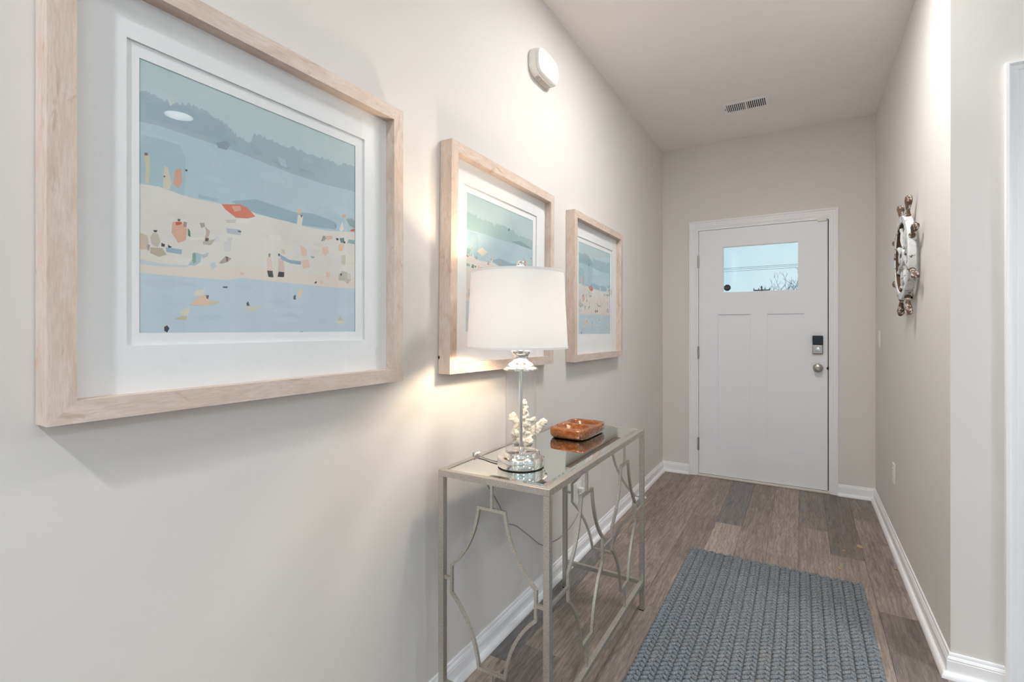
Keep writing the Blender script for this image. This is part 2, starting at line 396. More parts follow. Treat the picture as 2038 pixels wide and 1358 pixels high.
# casings
CP = [(0, -.002), (0, .0185), (.008, .0195), (.013, .0170), (.0145, .0125), (.030, .0120), (.0315, .0090), (.046, .0085), (.0475, .0060), (.0560, .0055), (.0575, .004), (.0575, -.002)]
def casing(name, x0, x1, z1, y): return struct(MB().sweep([(x0, y, 0), (x0, y, z1), (x1, y, z1), (x1, y, 0)], CP, (0, -1, 0)).build(name, M['trim'], smooth=25))
casing('trim_1', .2235, 1.2785, 2.132, D)
casing('trim_2', 1.642, 2.528, 2.135, YC)
casing('trim_3', 2.957, 3.843, 2.135, YC)
m = MB()
for a, b in ((ODA, ODA + .018), (ODB - .018, ODB)): m.box((a, YC, 0), (b, YC + T, 2.07))
m.box((ODA + .018, YC, 2.052), (ODB - .018, YC + T, 2.07)); struct(m.build('trim_4', M['trim'], smooth=0))
m = MB()
for a, b in ((DX0 - .022, DX0 - .0035), (DX1 + .0065, DX1 + .022)): m.box((a, D, 0.0), (b, D + T, DZ + .022))
m.box((DX0 - .0035, D, DZ + .0035), (DX1 + .0065, D + T, DZ + .022)); struct(m.build('trim_5', M['trim'], smooth=0))

# panelled door slab builder: grid of cells, each at its own depth
def cell_slab(xs, zs, depth, y0, thick):
    m = MB(); nx, nz_ = len(xs) - 1, len(zs) - 1
    V = {}
    for i in range(nx):
        for k in range(nz_):
            d = depth(i, k)
            if d is None:
                continue
            a, b, c, e = xs[i], xs[i+1], zs[k], zs[k+1]
            y = y0 + d
            m.add([(a,y,c),(b,y,c),(b,y,e),(a,y,e)], [(0,1,2,3)])
            m.add([(a,y0+thick,c),(b,y0+thick,c),(b,y0+thick,e),(a,y0+thick,e)], [(3,2,1,0)])
    def dd(i, k): return depth(i, k) if 0 <= i < nx and 0 <= k < nz_ else None
    for i in range(nx + 1):
        for k in range(nz_):
            p, q = dd(i - 1, k), dd(i, k)
            if p != q:
                p = thick if p is None else p; q = thick if q is None else q
                x = xs[i]; m.add([(x,y0+p,zs[k]),(x,y0+q,zs[k]),(x,y0+q,zs[k+1]),(x,y0+p,zs[k+1])], [(0,1,2,3)])
    for k in range(nz_ + 1):
        for i in range(nx):
            p, q = dd(i, k - 1), dd(i, k)
            if p != q:
                p = thick if p is None else p; q = thick if q is None else q
                z = zs[k]; m.add([(xs[i],y0+p,z),(xs[i],y0+q,z),(xs[i+1],y0+q,z),(xs[i+1],y0+p,z)], [(0,1,2,3)])
    return m
# front door
GX0, GX1, GZ0, GZ1 = .4855, 1.027, 1.5265, 1.9055
dr = struct(empty('door_1', ((DX0 + DX1) / 2, D, 0)))
def P0(o, par):            # parent keeping world coordinates
    o.parent = par; o.matrix_parent_inverse = Matrix.Translation(par.location).inverted(); return o
xs = [DX0, .4495, .458, GX0, .689, .697, .8115, .8195, GX1, 1.052, 1.0605, DX1]
zs = [.02, .2725, .281, 1.3425, 1.351, GZ0, GZ1, DZ]
def dep(i, k):
    x = (xs[i] + xs[i+1]) / 2; z = (zs[k] + zs[k+1]) / 2
    if GX0 < x < GX1 and GZ0 < z < GZ1: return None
    for a, b in ((.4495, .697), (.8115, 1.0605)):
        if a < x < b and .2725 < z < 1.351:
            return .007 if (a + .008 < x < b - .008 and .2805 < z < 1.343) else .016
    return 0.0
P0(cell_slab(xs, zs, dep, D + .001, .043).build('slab', M['door'], smooth=0), dr)
g = MB()
for a, b, c, e in ((GX0, GX0 + .006, GZ0, GZ1), (GX1 - .006, GX1, GZ0, GZ1), (GX0 + .006, GX1 - .006, GZ0, GZ0 + .006), (GX0 + .006, GX1 - .006, GZ1 - .006, GZ1)):
    g.box((a, D + .006, c), (b, D + .02, e))
P0(g.build('glazing_bead', M['trim'], smooth=0), dr)
pane = P0(MB().box((GX0 + .001, D + .020, GZ0 + .001), (GX1 - .001, D + .024, GZ1 - .001)).build('pane', M['wglass'], smooth=0), dr)
stc = onY(1447.5, 573, D + .0195)
st = MB().lathe([(.0275, 0), (.0275, .0004)], 8, Matrix.Translation(stc) @ Matrix.Rotation(R(90), 4, 'X') @ Matrix.Rotation(R(22.5), 4, 'Z')).build('sticker', M['sticker'], smooth=0)
st.parent = pane; st['label'] = 'small black octagonal sticker'
cu = bpy.data.curves.new('sticker_text', 'FONT'); cu.body = 'ADT'; cu.size = .021; cu.align_x = 'CENTER'; cu.align_y = 'CENTER'; cu.extrude = .0001
to = bpy.data.objects.new('tmp', cu); C.objects.link(to); dg = bpy.context.evaluated_depsgraph_get()
tm = bpy.data.meshes.new_from_object(to.evaluated_get(dg)); bpy.data.objects.remove(to); tm.materials.clear(); tm.materials.append(M['ink'])
lt = link('sticker_lettering', tm, pane, stc + Vector((0, -.0006, 0)), (R(90), 0, 0))
# weather strip, hinges, lock, knob, threshold
g = MB()
g.box((DX0 - .003, D + .03, .02), (DX0 - .0001, D + .05, DZ)); g.box((DX1 + .0001, D + .010, .02), (DX1 + .0064, D + .05, DZ)); g.box((DX0, D + .03, DZ + .0002), (DX1, D + .05, DZ + .003)); g.box((DX0, D + .004, .0165), (DX1, D + .05, .0198))
P0(g.build('weather_strip', M['dark'], smooth=0), dr)
for z0, z1 in ((1.748, 1.845), (.982, 1.083), (.211, .321)):
    g = MB(); zc = (z0 + z1) / 2
    g.tube([(DX0 - .003, D - .005, zc - .048), (DX0 - .003, D - .005, zc + .048)], .006, 10)
    for k in range(2): g.tube([(DX0 - .003, D - .005, zc - .049 + .098 * k - .002), (DX0 - .003, D - .005, zc - .049 + .098 * k + .002)], .0075, 10)
    g.box((DX0 - .002, D - .004, zc - .045), (DX0 + .004, D + .004, zc + .045))
    P0(g.build('hinge', M['nickel']), dr)
lx, lz = 1.1495, 1.1125
lock = MB().box((lx - .034, D - .022, lz - .069), (lx + .034, D + .001, lz - .001)).build('deadbolt', M['nickel'], bevel=.006, seg=3); P0(lock, dr)
kp = MB().box((lx - .034, D - .024, lz + .0005), (lx + .034, D + .001, lz + .069)).build('keypad_cover', M['black'], bevel=.005, seg=3); kp.parent = lock
tt = MB().lathe([(.018, 0), (.018, .004), (.0165, .007), (.0155, .011), (0.0001, .012)], 28, Matrix.Translation((lx, D - .022, lz - .036)) @ Matrix.Rotation(R(90), 4, 'X')).build('thumb_turn_collar', M['chrome']); tt.parent = lock
tb = MB().box((lx - .013, D - .046, lz - .041), (lx + .013, D - .033, lz - .031)).build('thumb_turn', M['chrome'], bevel=.004, seg=3); tb.parent = lock
kx, kz = 1.1515, .9365
kn = MB().lathe([(.033, 0), (.033, .003), (.029, .007), (.014, .010), (.012, .028), (.017, .034), (.026, .040), (.0275, .048), (.025, .055), (.014, .059), (.0135, .0575), (.009, .0575), (.008, .061), (.0001, .061)], 32, Matrix.Translation((kx, D + .001, kz)) @ Matrix.Rotation(R(90), 4, 'X')).build('door_knob', M['nickel']); P0(kn, dr)
g = MB().lathe([(.012, 0), (.012, .004), (.0001, .006)], 14, Matrix.Translation((DX1 + .0055, D + .002, kz)) @ Matrix.Rotation(R(90), 4, 'X')); P0(g.build('strike_plate', M['dark']), dr)
th = MB().box((.287, D - .016, 0.0005), (1.2255, D + .06, .0165)).build('threshold', M['cream'], smooth=0, bevel=.003); P0(th, dr)
o = MB().box((1.148, D - .016, 2.040), (1.207, D + .0005, 2.064)).build('door_sensor', M['plastic'], bevel=.002)
tag(o, 'small white alarm contact sensor on top corner of the front door', 'sensor')
# bedroom door standing open inside, closed closet door
def panel_door(name, w, par_loc, rot):
    d = struct(empty(name, par_loc, rot))
    xs_ = [0, .11, w - .11, w]; zs_ = [.01, .22, .95, 1.08, 1.9, 2.03]
    sl = cell_slab(xs_, zs_, lambda i, k: .006 if i == 1 and k in (1, 3) else 0.0, 0, .035).build('slab', M['door'], smooth=0); sl.parent = d
    k = MB().lathe([(.03, 0), (.03, .006), (.011, .01), (.011, .03), (.026, .04), (.026, .052), (.0001, .06)], 24, Matrix.Translation((w - .06, 0, .95)) @ Matrix.Rotation(R(90), 4, 'X')).build('door_knob', M['nickel']); k.parent = d
    return d
panel_door('door_2', .72, (ODB - .02, YC + T + .01, .004), (0, 0, R(80)))
panel_door('door_3', CDB - CDA - .01, (CDA + .005, YC + .012, .004), (0, 0, 0))

# ------------------------------------------------------------------ framed beach prints
FS, FW, FD = .783, .0365, .048
def member_mesh():
    """one mitred side of the frame, length along Z, wall side at x=.002, outer edge at y=0"""
    h = FS / 2; m = MB()
    prof = [(.002, 0), (.002 + FD, 0), (.002 + FD, FW), (.012, FW), (.012, FW - .008), (.002, FW - .008)]
    vs = [(x, y, -h + y) for x, y in prof] + [(x, y, h - y) for x, y in prof]
    n = len(prof)
    m.add(vs, [tuple(range(n)), tuple(range(n, 2*n))[::-1]] + [(k, (k+1) % n, n + (k+1) % n, n + k) for k in range(n)])
    return m.mesh('frame_side', M['oak'], 20)
MEM = member_mesh()
# painted shapes: pixels in enlargements of the nearest print -> flat print coordinates (s,t)
PY0, PZ0, PS = .4235, 1.2255, .5005
def A(*pts): return [_st(x / 3.396 + 260, y / 3.396 + 280) for x, y in pts]
def B(*pts): return [_st(x / 2.3976, y / 2.3976) for x, y in pts]
def _st(u, v): p = onX(u, v, .013); return (min(1, max(0, (p.y - PY0) / PS)), min(1, max(0, (p.z - PZ0) / PS)))
F2Y = 1.4275
def Cc(*pts):
    r = []
    for x, y in pts:
        p = onX(x / 7.99 + 900, y / 7.99 + 370, .013); r.append((min(1, max(0, (p.y - F2Y) / PS)), min(1, max(0, (p.z - 1.219) / PS))))
    return r
SQ = [(0, 0), (1, 0), (1, 1), (0, 1)]
hill_b = B((1695,915),(1550,880),(1400,830),(1280,785),(1150,730),(1000,680),(880,640),(760,600),(655,575))
shore = B((655,875),(760,890),(860,920),(900,940),(1000,960),(1060,975),(1160,990),(1220,1020),(1350,1050),(1450,1080),(1560,1100),(1697,1110))
wl = A((55,890),(240,910),(430,925),(600,940),(680,940),(740,925),(900,945),(1000,955),(1200,975),(1340,990),(1520,1000))
def rough(p, seed, amp=.010, n=7):
    r = random.Random(seed); out = []
    for (x0, y0), (x1, y1) in zip(p, p[1:]):
        for k in range(n): t = k / n; out.append((x0 + (x1 - x0) * t, y0 + (y1 - y0) * t + (r.uniform(-.5, 1) * amp if k or out else 0)))
    return out + [p[-1]]
def dabs(seed, n, x0, x1, y0, y1, base, var, lv, sz=.03):
    r = random.Random(seed); out = []
    for _ in range(n):
        cx_, cy_ = r.uniform(x0, x1), 0; t = cx_; cy_ = y0(t) + (y1(t) - y0(t)) * r.uniform(.15, .85)
        w, h = sz * r.uniform(.6, 2.2), sz * r.uniform(.25, .6); d = r.uniform(-var, var); k = 9
        pts = [(min(1, max(0, cx_ + w * math.cos(a) * r.uniform(.7, 1))), min(1, max(0, cy_ + h * math.sin(a) * r.uniform(.7, 1)))) for a in [6.283 * j / k for j in range(k)]]
        out.append((pts, tuple(max(0, min(255, b + d)) for b in base), lv + .02 * len(out)))
    return out
def interp(p):
    q = sorted(p)
    def f(x):
        for (xa, ya), (xb, yb) in zip(q, q[1:]):
            if xa <= x <= xb: return ya + (yb - ya) * (x - xa) / max(1e-6, xb - xa)
        return q[0][1] if x < q[0][0] else q[-1][1]
    return f
def edge(p): return [(0 if x < .02 else (1 if x > .98 else x), y) for x, y in p]
hill_b, shore, wl = edge(hill_b), edge(shore), edge(wl)
def figures():
    L = []
    def a(c, *p, lv=4): L.append((A(*p), c, lv))
    a((222,122,96),(612,428),(740,430),(790,455),(842,512),(790,525),(710,520),(640,465)); a((230,154,124),(680,440),(740,440),(745,470),(700,480),lv=5)
    a((235,228,218),(710,535),(830,525),(790,560),(720,560))
    a((205,195,165),(85,90),(125,100),(130,200),(120,285),(95,290),(100,180)); a((120,100,90),(90,80),(115,82),(112,98),(92,98),lv=5)
    a((215,205,180),(225,165),(250,185),(275,290),(260,330),(215,320),(220,240)); a((90,90,90),(220,235),(232,235),(230,248),(221,246),lv=5)
    a((215,150,125),(300,195),(340,185),(345,280),(320,320),(285,290)); a((60,80,90),(366,190),(384,196),(378,208),(368,204))
    a((150,185,198),(455,362),(595,392),(590,412),(455,385))
    a((205,185,160),(60,620),(110,640),(120,690),(110,730),(60,735)); a((195,185,165),(150,620),(180,630),(200,680),(180,720),(140,700),(130,650)); a((70,65,65),(150,603),(180,605),(170,618),(155,616),lv=5)
    a((180,165,140),(130,720),(210,725),(240,770),(190,785),(130,760)); a((150,140,135),(110,700),(128,705),(122,742),(110,738),lv=5)
    a((75,65,70),(205,690),(230,700),(225,718),(205,712),lv=6); a((75,65,70),(250,703),(278,718),(260,725),(250,720),lv=6); a((140,170,185),(235,720),(345,735),(340,768),(240,750),lv=5)
    a((220,165,135),(280,550),(340,545),(380,600),(370,670),(320,690),(275,620)); a((215,95,70),(300,548),(345,550),(340,565),(305,572),lv=5); a((100,85,85),(315,528),(335,530),(330,545),(316,543),lv=6)
    a((160,135,125),(355,545),(378,550),(375,585),(355,580),lv=5); a((95,130,115),(385,590),(400,610),(402,650),(385,640),lv=5); a((235,228,215),(375,660),(480,650),(500,665),(400,672))
    a((165,150,140),(465,555),(495,555),(500,580),(475,590)); a((195,170,150),(500,580),(535,610),(520,660),(500,655),(510,620)); a((100,80,75),(503,655),(528,660),(520,680),(500,678),lv=6); a((185,175,160),(485,680),(570,665),(540,705),(490,700),lv=5); a((215,215,212),(570,650),(590,640),(598,680),(560,690))
    a((175,185,195),(645,590),(740,600),(745,640),(650,625)); a((80,80,90),(722,605),(748,612),(740,620),(724,615),lv=5); a((200,195,180),(640,535),(710,530),(705,555),(650,555)); a((212,210,205),(625,680),(680,675),(675,745),(630,750)); a((198,204,204),(650,660),(690,655),(680,675),(655,675),lv=5)
    a((165,145,135),(595,825),(640,780),(680,795),(655,820),(610,832)); a((120,95,95),(640,780),(658,785),(655,815),(645,815),lv=5)
    a((160,190,195),(385,842),(415,800),(440,755),(480,770),(470,820),(430,845)); a((120,150,130),(415,765),(430,752),(440,770),(438,820),(425,835),(415,810),lv=5); a((180,188,192),(480,770),(525,755),(520,780),(485,795),lv=5); a((185,205,208),(535,830),(570,820),(575,855),(545,870))
    a((225,200,185),(920,790),(945,785),(960,860),(955,880),(920,875)); a((130,120,115),(930,760),(945,765),(940,787),(930,785),lv=5); a((45,45,50),(920,877),(958,880),(964,924),(930,920),lv=5)
    a((215,185,175),(1000,790),(1030,800),(1040,860),(1035,888),(998,885)); a((45,45,50),(998,885),(1037,888),(1035,922),(992,920),lv=5); a((130,165,185),(1000,765),(1030,780),(1070,805),(1150,815),(1150,838),(1080,830),(1020,805),lv=5); a((70,65,70),(995,762),(1008,765),(1003,782),(996,778),lv=6); a((210,190,165),(1015,735),(1040,735),(1045,770),(1020,765))
    for p in (((1145,705),(1190,735),(1190,775),(1160,780)),((1295,720),(1335,715),(1338,755),(1315,780),(1295,760)),((1155,810),(1200,805),(1210,855),(1165,865)),((1320,885),(1345,890),(1345,925),(1320,920)),((1280,945),(1300,950),(1300,970),(1280,970)),((735,890),(760,888),(770,905),(740,908))): a((232,194,168), *p)
    a((150,140,135),(1285,680),(1300,640),(1330,645),(1310,675)); a((225,185,155),(1310,645),(1360,640),(1365,665),(1325,672),lv=5); a((50,50,55),(1387,657),(1403,660),(1403,674),(1390,672),lv=6); a((50,55,60),(1437,680),(1450,682),(1448,695),(1438,692),lv=6)
    a((110,145,145),(1410,660),(1440,655),(1445,690),(1420,690)); a((125,165,165),(1470,668),(1512,672),(1512,700),(1465,690)); a((235,190,150),(1405,700),(1440,695),(1430,745),(1405,745)); a((200,190,160),(1425,775),(1452,772),(1450,840),(1425,835)); a((140,165,175),(1215,780),(1245,783),(1235,795),(1220,792))
    a((130,165,165),(1455,530),(1490,525),(1512,540),(1512,590),(1480,575)); a((225,100,70),(1480,605),(1512,595),(1512,612),(1490,612)); a((235,225,215),(1430,545),(1440,600),(1420,615),(1410,600)); a((225,160,135),(1430,500),(1455,500),(1450,520),(1432,518))
    a((225,185,155),(1120,465),(1150,460),(1150,495),(1125,490)); a((228,222,212),(1130,500),(1165,505),(1155,575),(1120,575)); a((90,110,120),(1145,500),(1165,505),(1150,520),lv=5); a((120,150,165),(1375,565),(1390,560),(1392,590),(1378,592))
    a((185,180,165),(1405,905),(1430,880),(1465,890),(1490,940),(1465,970),(1440,945),(1405,945)); a((60,60,60),(1412,900),(1430,898),(1422,916),lv=5); a((208,202,180),(1460,890),(1485,900),(1488,940),(1465,935),lv=5)
    a((228,190,160),(395,1112),(450,1060),(500,1040),(530,1080),(530,1115)); a((205,195,165),(530,1078),(600,1085),(580,1108),(532,1112)); a((110,95,100),(508,1043),(528,1045),(522,1072),(510,1066),lv=5); a((222,216,200),(415,1050),(440,1010),(500,1005),(490,1045),lv=3)
    a((200,185,145),(290,1205),(340,1185),(380,1190),(370,1213)); a((220,214,198),(330,1150),(400,1120),(390,1180),(340,1180),lv=3); a((65,60,65),(225,1258),(245,1248),(260,1268),(245,1297),(225,1285))
    a((85,85,95),(620,985),(655,985),(650,997),(622,995)); a((80,80,85),(780,1100),(793,1086),(803,1115),(785,1117)); a((206,206,194),(755,1125),(905,1115),(820,1160),lv=3)
    a((90,95,100),(1100,1050),(1115,1040),(1115,1075),(1098,1073)); a((225,205,180),(1128,1010),(1160,1005),(1155,1060),(1130,1058)); a((60,65,75),(1240,960),(1255,948),(1257,962),(1245,967)); a((185,180,150),(1400,1215),(1415,1180),(1432,1215)); a((212,210,196),(1360,1215),(1470,1220),(1420,1245),lv=3); a((70,75,75),(1140,1290),(1165,1290),(1155,1300))
    return L
def painting(kind):
    L = [(SQ, (178, 204, 206), 0)]
    if kind == 0:
        ht = edge(B((655,433),(720,450),(760,470),(800,485),(870,495),(930,510),(1000,545),(1050,570),(1100,615),(1130,650),(1200,682),(1210,640),(1260,655),(1330,690),(1400,705),(1480,740),(1560,760),(1610,790),(1640,785),(1697,795)))
        ht = rough(ht, 5)
        L += [(ht + hill_b, (146, 176, 184), 1)] + dabs(3, 26, .03, .97, interp(hill_b), interp(ht), (143, 173, 182), 9, 1.2)
        L += [(B((690,490),(780,488),(870,505),(1000,550),(1050,580),(1080,620),(1060,660),(950,640),(800,590),(700,560)), (138, 168, 178), 2), (B((1030,680),(1080,670),(1100,690),(1080,715),(1040,705)), (122, 152, 163), 3),
              (B((795,465),(825,460),(832,490),(810,505)), (190, 208, 206), 3), (B((1320,745),(1360,760),(1372,800),(1340,790)), (160, 190, 198), 3)]  # first pale patch: a ceiling lamp's reflection painted into the print
        hb = hill_b
    else:
        ht = edge(Cc((205,433),(370,480),(380,520),(430,525),(620,590),(650,640),(700,605),(740,620),(880,665),(900,690),(960,690),(1000,770),(1130,800),(1270,860)))
        ht = rough(ht, 8)
        hb = edge(Cc((1270,1000),(1100,940),(850,880),(700,840),(450,760),(205,700)))
        L += [(ht + hb, (150, 184, 184), 1), (Cc((870,690),(900,660),(905,700),(880,720)), (110, 150, 155), 2), (Cc((930,880),(1080,870),(1260,985),(1250,1000),(1040,930)), (118, 156, 162), 2),
              (Cc((380,1050),(460,990),(550,1060),(470,1130)), (238, 222, 206), 3), (Cc((545,1262),(565,1190),(582,1265)), (200, 136, 116), 3), (Cc((735,1258),(745,1190),(766,1262)), (200, 136, 116), 3)]
    L += [(hb[::-1] + shore[::-1], (170, 200, 208), 1)]
    L += [(B((1100,960),(1220,950),(1400,1010),(1500,1020),(1600,1060),(1600,1095),(1450,1075),(1300,1040),(1200,1010)), (136, 170, 183), 2), (B((680,640),(860,690),(885,760),(880,935),(760,890),(665,870),(665,700)), (158, 190, 200), 2)]  # last shape: a reflection in the glass, painted as darker water
    L += [(shore + wl[::-1], (226, 220, 210), 1), (A((58,800),(200,830),(390,845),(380,855),(200,850),(58,835)), (196, 208, 214), 3)]
    L += [(wl + [(x, y + .055) for x, y in wl[::-1]], (230, 216, 203), 2)]
    L += [(wl[::-1] + [(0, 0), (1, 0)], (186, 208, 219), 1)]
    L += dabs(4, 22, .03, .97, lambda x: 0.02, lambda x: interp(wl)(x), (186, 208, 219), 6, 1.2, .05) + dabs(6, 24, .03, .97, interp(wl), interp(shore), (226, 220, 210), 6, 2.2, .035) + dabs(7, 16, .03, .97, interp(shore), interp(hb), (170, 200, 208), 7, 1.3, .045)
    for p, c, lv in figures():
        if kind == 1: p = [(1 - x, y) for x, y in p][::-1]
        L.append((p, c, lv))
    if kind == 1: L = [q for q in L if not (q[1] == (222, 122, 96) or q[1] == (230, 154, 124))]
    return L
def print_mesh(kind):
    L = painting(kind); vs, fs, cols = [], [], []
    for p, c, lv in L:
        n = len(vs); vs += [(.00006 * lv, (x - .5) * PS, (y - .5) * PS) for x, y in p]; fs.append(tuple(range(n, n + len(p)))); cols.append(srgb(*[min(255, x + (250 - x) * (.16 if min(c) > 110 else 0)) for x in c]))
    me = bpy.data.meshes.new('print'); me.from_pydata(vs, [], fs); me.update()
    ca = me.color_attributes.new('Col', 'FLOAT_COLOR', 'CORNER')
    for p in me.polygons:
        for li in p.loop_indices: ca.data[li].color = (*cols[p.index], 1)
    me.materials.append(M['print']); return me
def ring_mesh(name, mat, out, inn, x0, x1, c=(0, 0)):
    """rectangular ring in the YZ plane; inn=(y0,y1,z0,z1)"""
    m = MB(); y0, y1, z0, z1 = inn
    a = [(-out, -out), (out, -out), (out, out), (-out, out)]; b = [(y0, z0), (y1, z0), (y1, z1), (y0, z1)]
    vs = [(x1, *p) for p in a] + [(x1, *p) for p in b] + [(x0, *p) for p in a] + [(x0, *p) for p in b]; fs = []
    for k in range(4):
        l = (k + 1) % 4; fs += [(k, l, 4 + l, 4 + k), (8 + k, 12 + k, 12 + l, 8 + l), (4 + k, 4 + l, 12 + l, 12 + k), (k, 8 + k, 8 + l, l)]
    return m.add(vs, fs).mesh(name, mat, 0)
MOUT = FS / 2 - FW + .007
mat1 = ring_mesh('mat', M['mat'], MOUT, (-.2755, .2745, -.2705, .2765), .0165, .0185)
mat2 = ring_mesh('inner_mat', M['mat'], MOUT - .0005, (-.2545, .2455, -.2480, .2510), .0135, .0140)
gl_me = MB().add([(.0205, -MOUT, -MOUT), (.0205, MOUT, -MOUT), (.0205, MOUT, MOUT), (.0205, -MOUT, MOUT)], [(0, 1, 2, 3)]).mesh('glass', M['glass'], 0)
bk_me = MB().box((.006, -MOUT, -MOUT), (.0115, MOUT, MOUT)).mesh('backing', plain('backing_board', srgb(120, 100, 84), .9), 0)
prints = [print_mesh(0), print_mesh(1)]
for y, z, rot, kind, lab in ((.679, 1.474, 0, 0, 'light oak framed beach print nearest the camera with orange umbrella'),
                             (1.687, 1.468, -.9, 1, 'light oak framed beach print on the wall behind the table lamp'),
                             (2.712, 1.451, -.35, 0, 'light oak framed beach print nearest the front door, reflecting its window')):
    f = tag(empty('picture_frame', (0, y, z), (R(rot), 0, 0)), lab, 'picture', 'framed beach prints')
    for k in range(4):
        h = FS / 2; a = k * R(90)
        # outer edge at y=-h for k=0
        o = link('frame_side', MEM, f); o.rotation_euler = (a, 0, 0); o.location = (0, -h * math.cos(a), -h * math.sin(a))
    link('mat', mat1, f); link('inner_mat', mat2, f); link('glass', gl_me, f); link('backing', bk_me, f)
    link('print', prints[kind], f, (.0125, -.0045, .0015))['label'] = 'pale blue and sand coloured beach scene print'
    if kind == 1:
        MB().sphere((.004, -h + .002, -h + .055), .006, 10, 6, (.6, 1, 1)).build('bumper', M['dark'], f)

# ------------------------------------------------------------------ console table
TX0, TX1, TY0, TY1, TH = .064, .452, 1.212, 2.160, .792
BS = .0200
tb_ = tag(empty('console_table', ((TX0 + TX1) / 2, (TY0 + TY1) / 2, 0)), 'silver metal console table with mirrored glass top and curved openwork sides', 'table')
def TP(o): return P0(o, tb_)
for x in (TX0, TX1 - BS):
    for y in (TY0, TY1 - BS):
        l = TP(MB().box((x, y, .004), (x + BS, y + BS, TH - BS)).build('leg', M['silver'], bevel=.0015))
        ft = MB().box((x + .001, y + .001, 0), (x + BS - .001, y + BS - .001, .004)).build('foot_pad', M['dark'], smooth=0); ft.parent = l
sq = [(0, 0), (BS, 0), (BS, BS), (0, BS)]
TP(MB().sweep([(TX0, TY0, TH - BS), (TX0, TY1, TH - BS), (TX1, TY1, TH - BS), (TX1, TY0, TH - BS)], sq, Z3, True).build('top_frame', M['silver'], bevel=.0015))
g = .0212
TP(MB().add([(TX0 + BS + .001, TY0 + BS + .001, TH - .006), (TX1 - BS - .001, TY0 + BS + .001, TH - .006), (TX1 - BS - .001, TY1 - BS - .001, TH - .006), (TX0 + BS + .001, TY1 - BS - .001, TH - .006),
                (TX0 + BS + .001, TY0 + BS + .001, TH - .002), (TX1 - BS - .001, TY0 + BS + .001, TH - .002), (TX1 - BS - .001, TY1 - BS - .001, TH - .002), (TX0 + BS + .001, TY1 - BS - .001, TH - .002),
                (TX0 + BS + .016, TY0 + BS + .016, TH + .0005), (TX1 - BS - .016, TY0 + BS + .016, TH + .0005), (TX1 - BS - .016, TY1 - BS - .016, TH + .0005), (TX0 + BS + .016, TY1 - BS - .016, TH + .0005)],
               [(0,3,2,1),(0,1,5,4),(1,2,6,5),(2,3,7,6),(3,0,4,7),(4,5,9,8),(5,6,10,9),(6,7,11,10),(7,4,8,11),(8,9,10,11)]).build('mirror_top', M['tglass'], smooth=0))
RZ0, RZ1 = .113, .131
for y in (TY0 + .001, TY1 - BS + .001): TP(MB().box((TX0 + BS, y, RZ0), (TX1 - BS, y + .018, RZ1)).build('stretcher', M['silver'], bevel=.0012))
TP(MB().box((TX1 - BS + .001, TY0 + BS, RZ0), (TX1 - .001, TY1 - BS, RZ1)).build('stretcher', M['silver'], bevel=.0012))
BW = .0046
def motif(name, cen, ax, N, zc=.4575):
    """concave bottle-shaped loop; ax = in-plane horizontal direction"""
    ax = Vector(ax)
    def bz(p0, p1, p2, n=9): return [((1-t)**2*p0[0]+2*t*(1-t)*p1[0]+t*t*p2[0], (1-t)**2*p0[1]+2*t*(1-t)*p1[1]+t*t*p2[1]) for t in [k/n for k in range(n+1)]]
    q = bz((.0455, .2405), (.062, .118), (.1475, .0425))
    loop = q + [(x, -z) for x, z in q[::-1]]
    loop = loop + [(-x, -z) for x, z in loop]
    pts = [Vector(cen) + ax * x + Vector((0, 0, zc + z)) for x, z in loop]
    return TP(MB().sweep(pts, [(-BW, -BW), (BW, -BW), (BW, BW), (-BW, BW)], N, True).build(name, M['silver'], smooth=30))
def bar(name, p, q, w=.0042):
    a = Vector(p); b = Vector(q); t = (b - a).normalized(); n = Vector((1, 0, 0)) if abs(t.x) < .5 else Vector((0, 1, 0))
    return TP(MB().sweep([a, b], [(-w, -w), (w, -w), (w, w), (-w, w)], n).build(name, M['silver'], smooth=30))
xm = (TX0 + TX1) / 2
for y in (TY0 + .010, TY1 - .010):
    motif('openwork_loop', (xm, y, 0), (1, 0, 0), (0, 1, 0))
    bar('stem', (xm, y, TH - BS), (xm, y, .698)); bar('stem', (xm, y, .217), (xm, y, RZ1))
    bar('tie', (TX0 + BS, y, .4575), (xm - .1475, y, .4575), .005); bar('tie', (xm + .1475, y, .4575), (TX1 - BS, y, .4575), .005)
xf = TX1 - .010
for y in (1.507, 1.904):
    motif('openwork_loop', (xf, y, 0), (0, 1, 0), (1, 0, 0))
    bar('stem', (xf, y, TH - BS), (xf, y, .698)); bar('stem', (xf, y, .217), (xf, y, RZ1))
for a, b in ((TY0 + BS, 1.3595), (1.6545, 1.7565), (2.0515, TY1 - BS)): bar('tie', (xf, a, .4575), (xf, b, .4575), .0042)

# ------------------------------------------------------------------ table lamp
LX, LY, LZ = .2687, 1.377, TH + .0007
lp = tag(empty('table_lamp', (LX, LY, LZ)), 'lit table lamp with clear glass column and white drum shade', 'lamp')
ba = MB().lathe([(.0735, .003), (.0755, .006), (.0755, .030), (.0735, .0335), (.066, .035), (.062, .037), (.0605, .0405), (.060, .045), (.057, .049), (.0535, .050), (.0001, .050)], 64).build('base', M['chrome'], lp)
MB().lathe([(.073, 0), (.0735, .003)], 48).build('felt_pad', M['dark'], ba)
zg0, zg1 = .0505, .3085
gc = MB().lathe([(.0500, zg0), (.0500, zg1)], 64, cap=False); gc.lathe([(.0475, zg1), (.0475, zg0)], 64, cap=False)
gc.build('glass_column', M['lglass'], lp)
MB().tube([(0, 0, .05), (0, 0, .31)], .0058, 20).build('rod', M['chrome'], lp)
MB().lathe([(.011, .05), (.011, .056), (.006, .062)], 24).build('rod_collar', M['chrome'], lp)
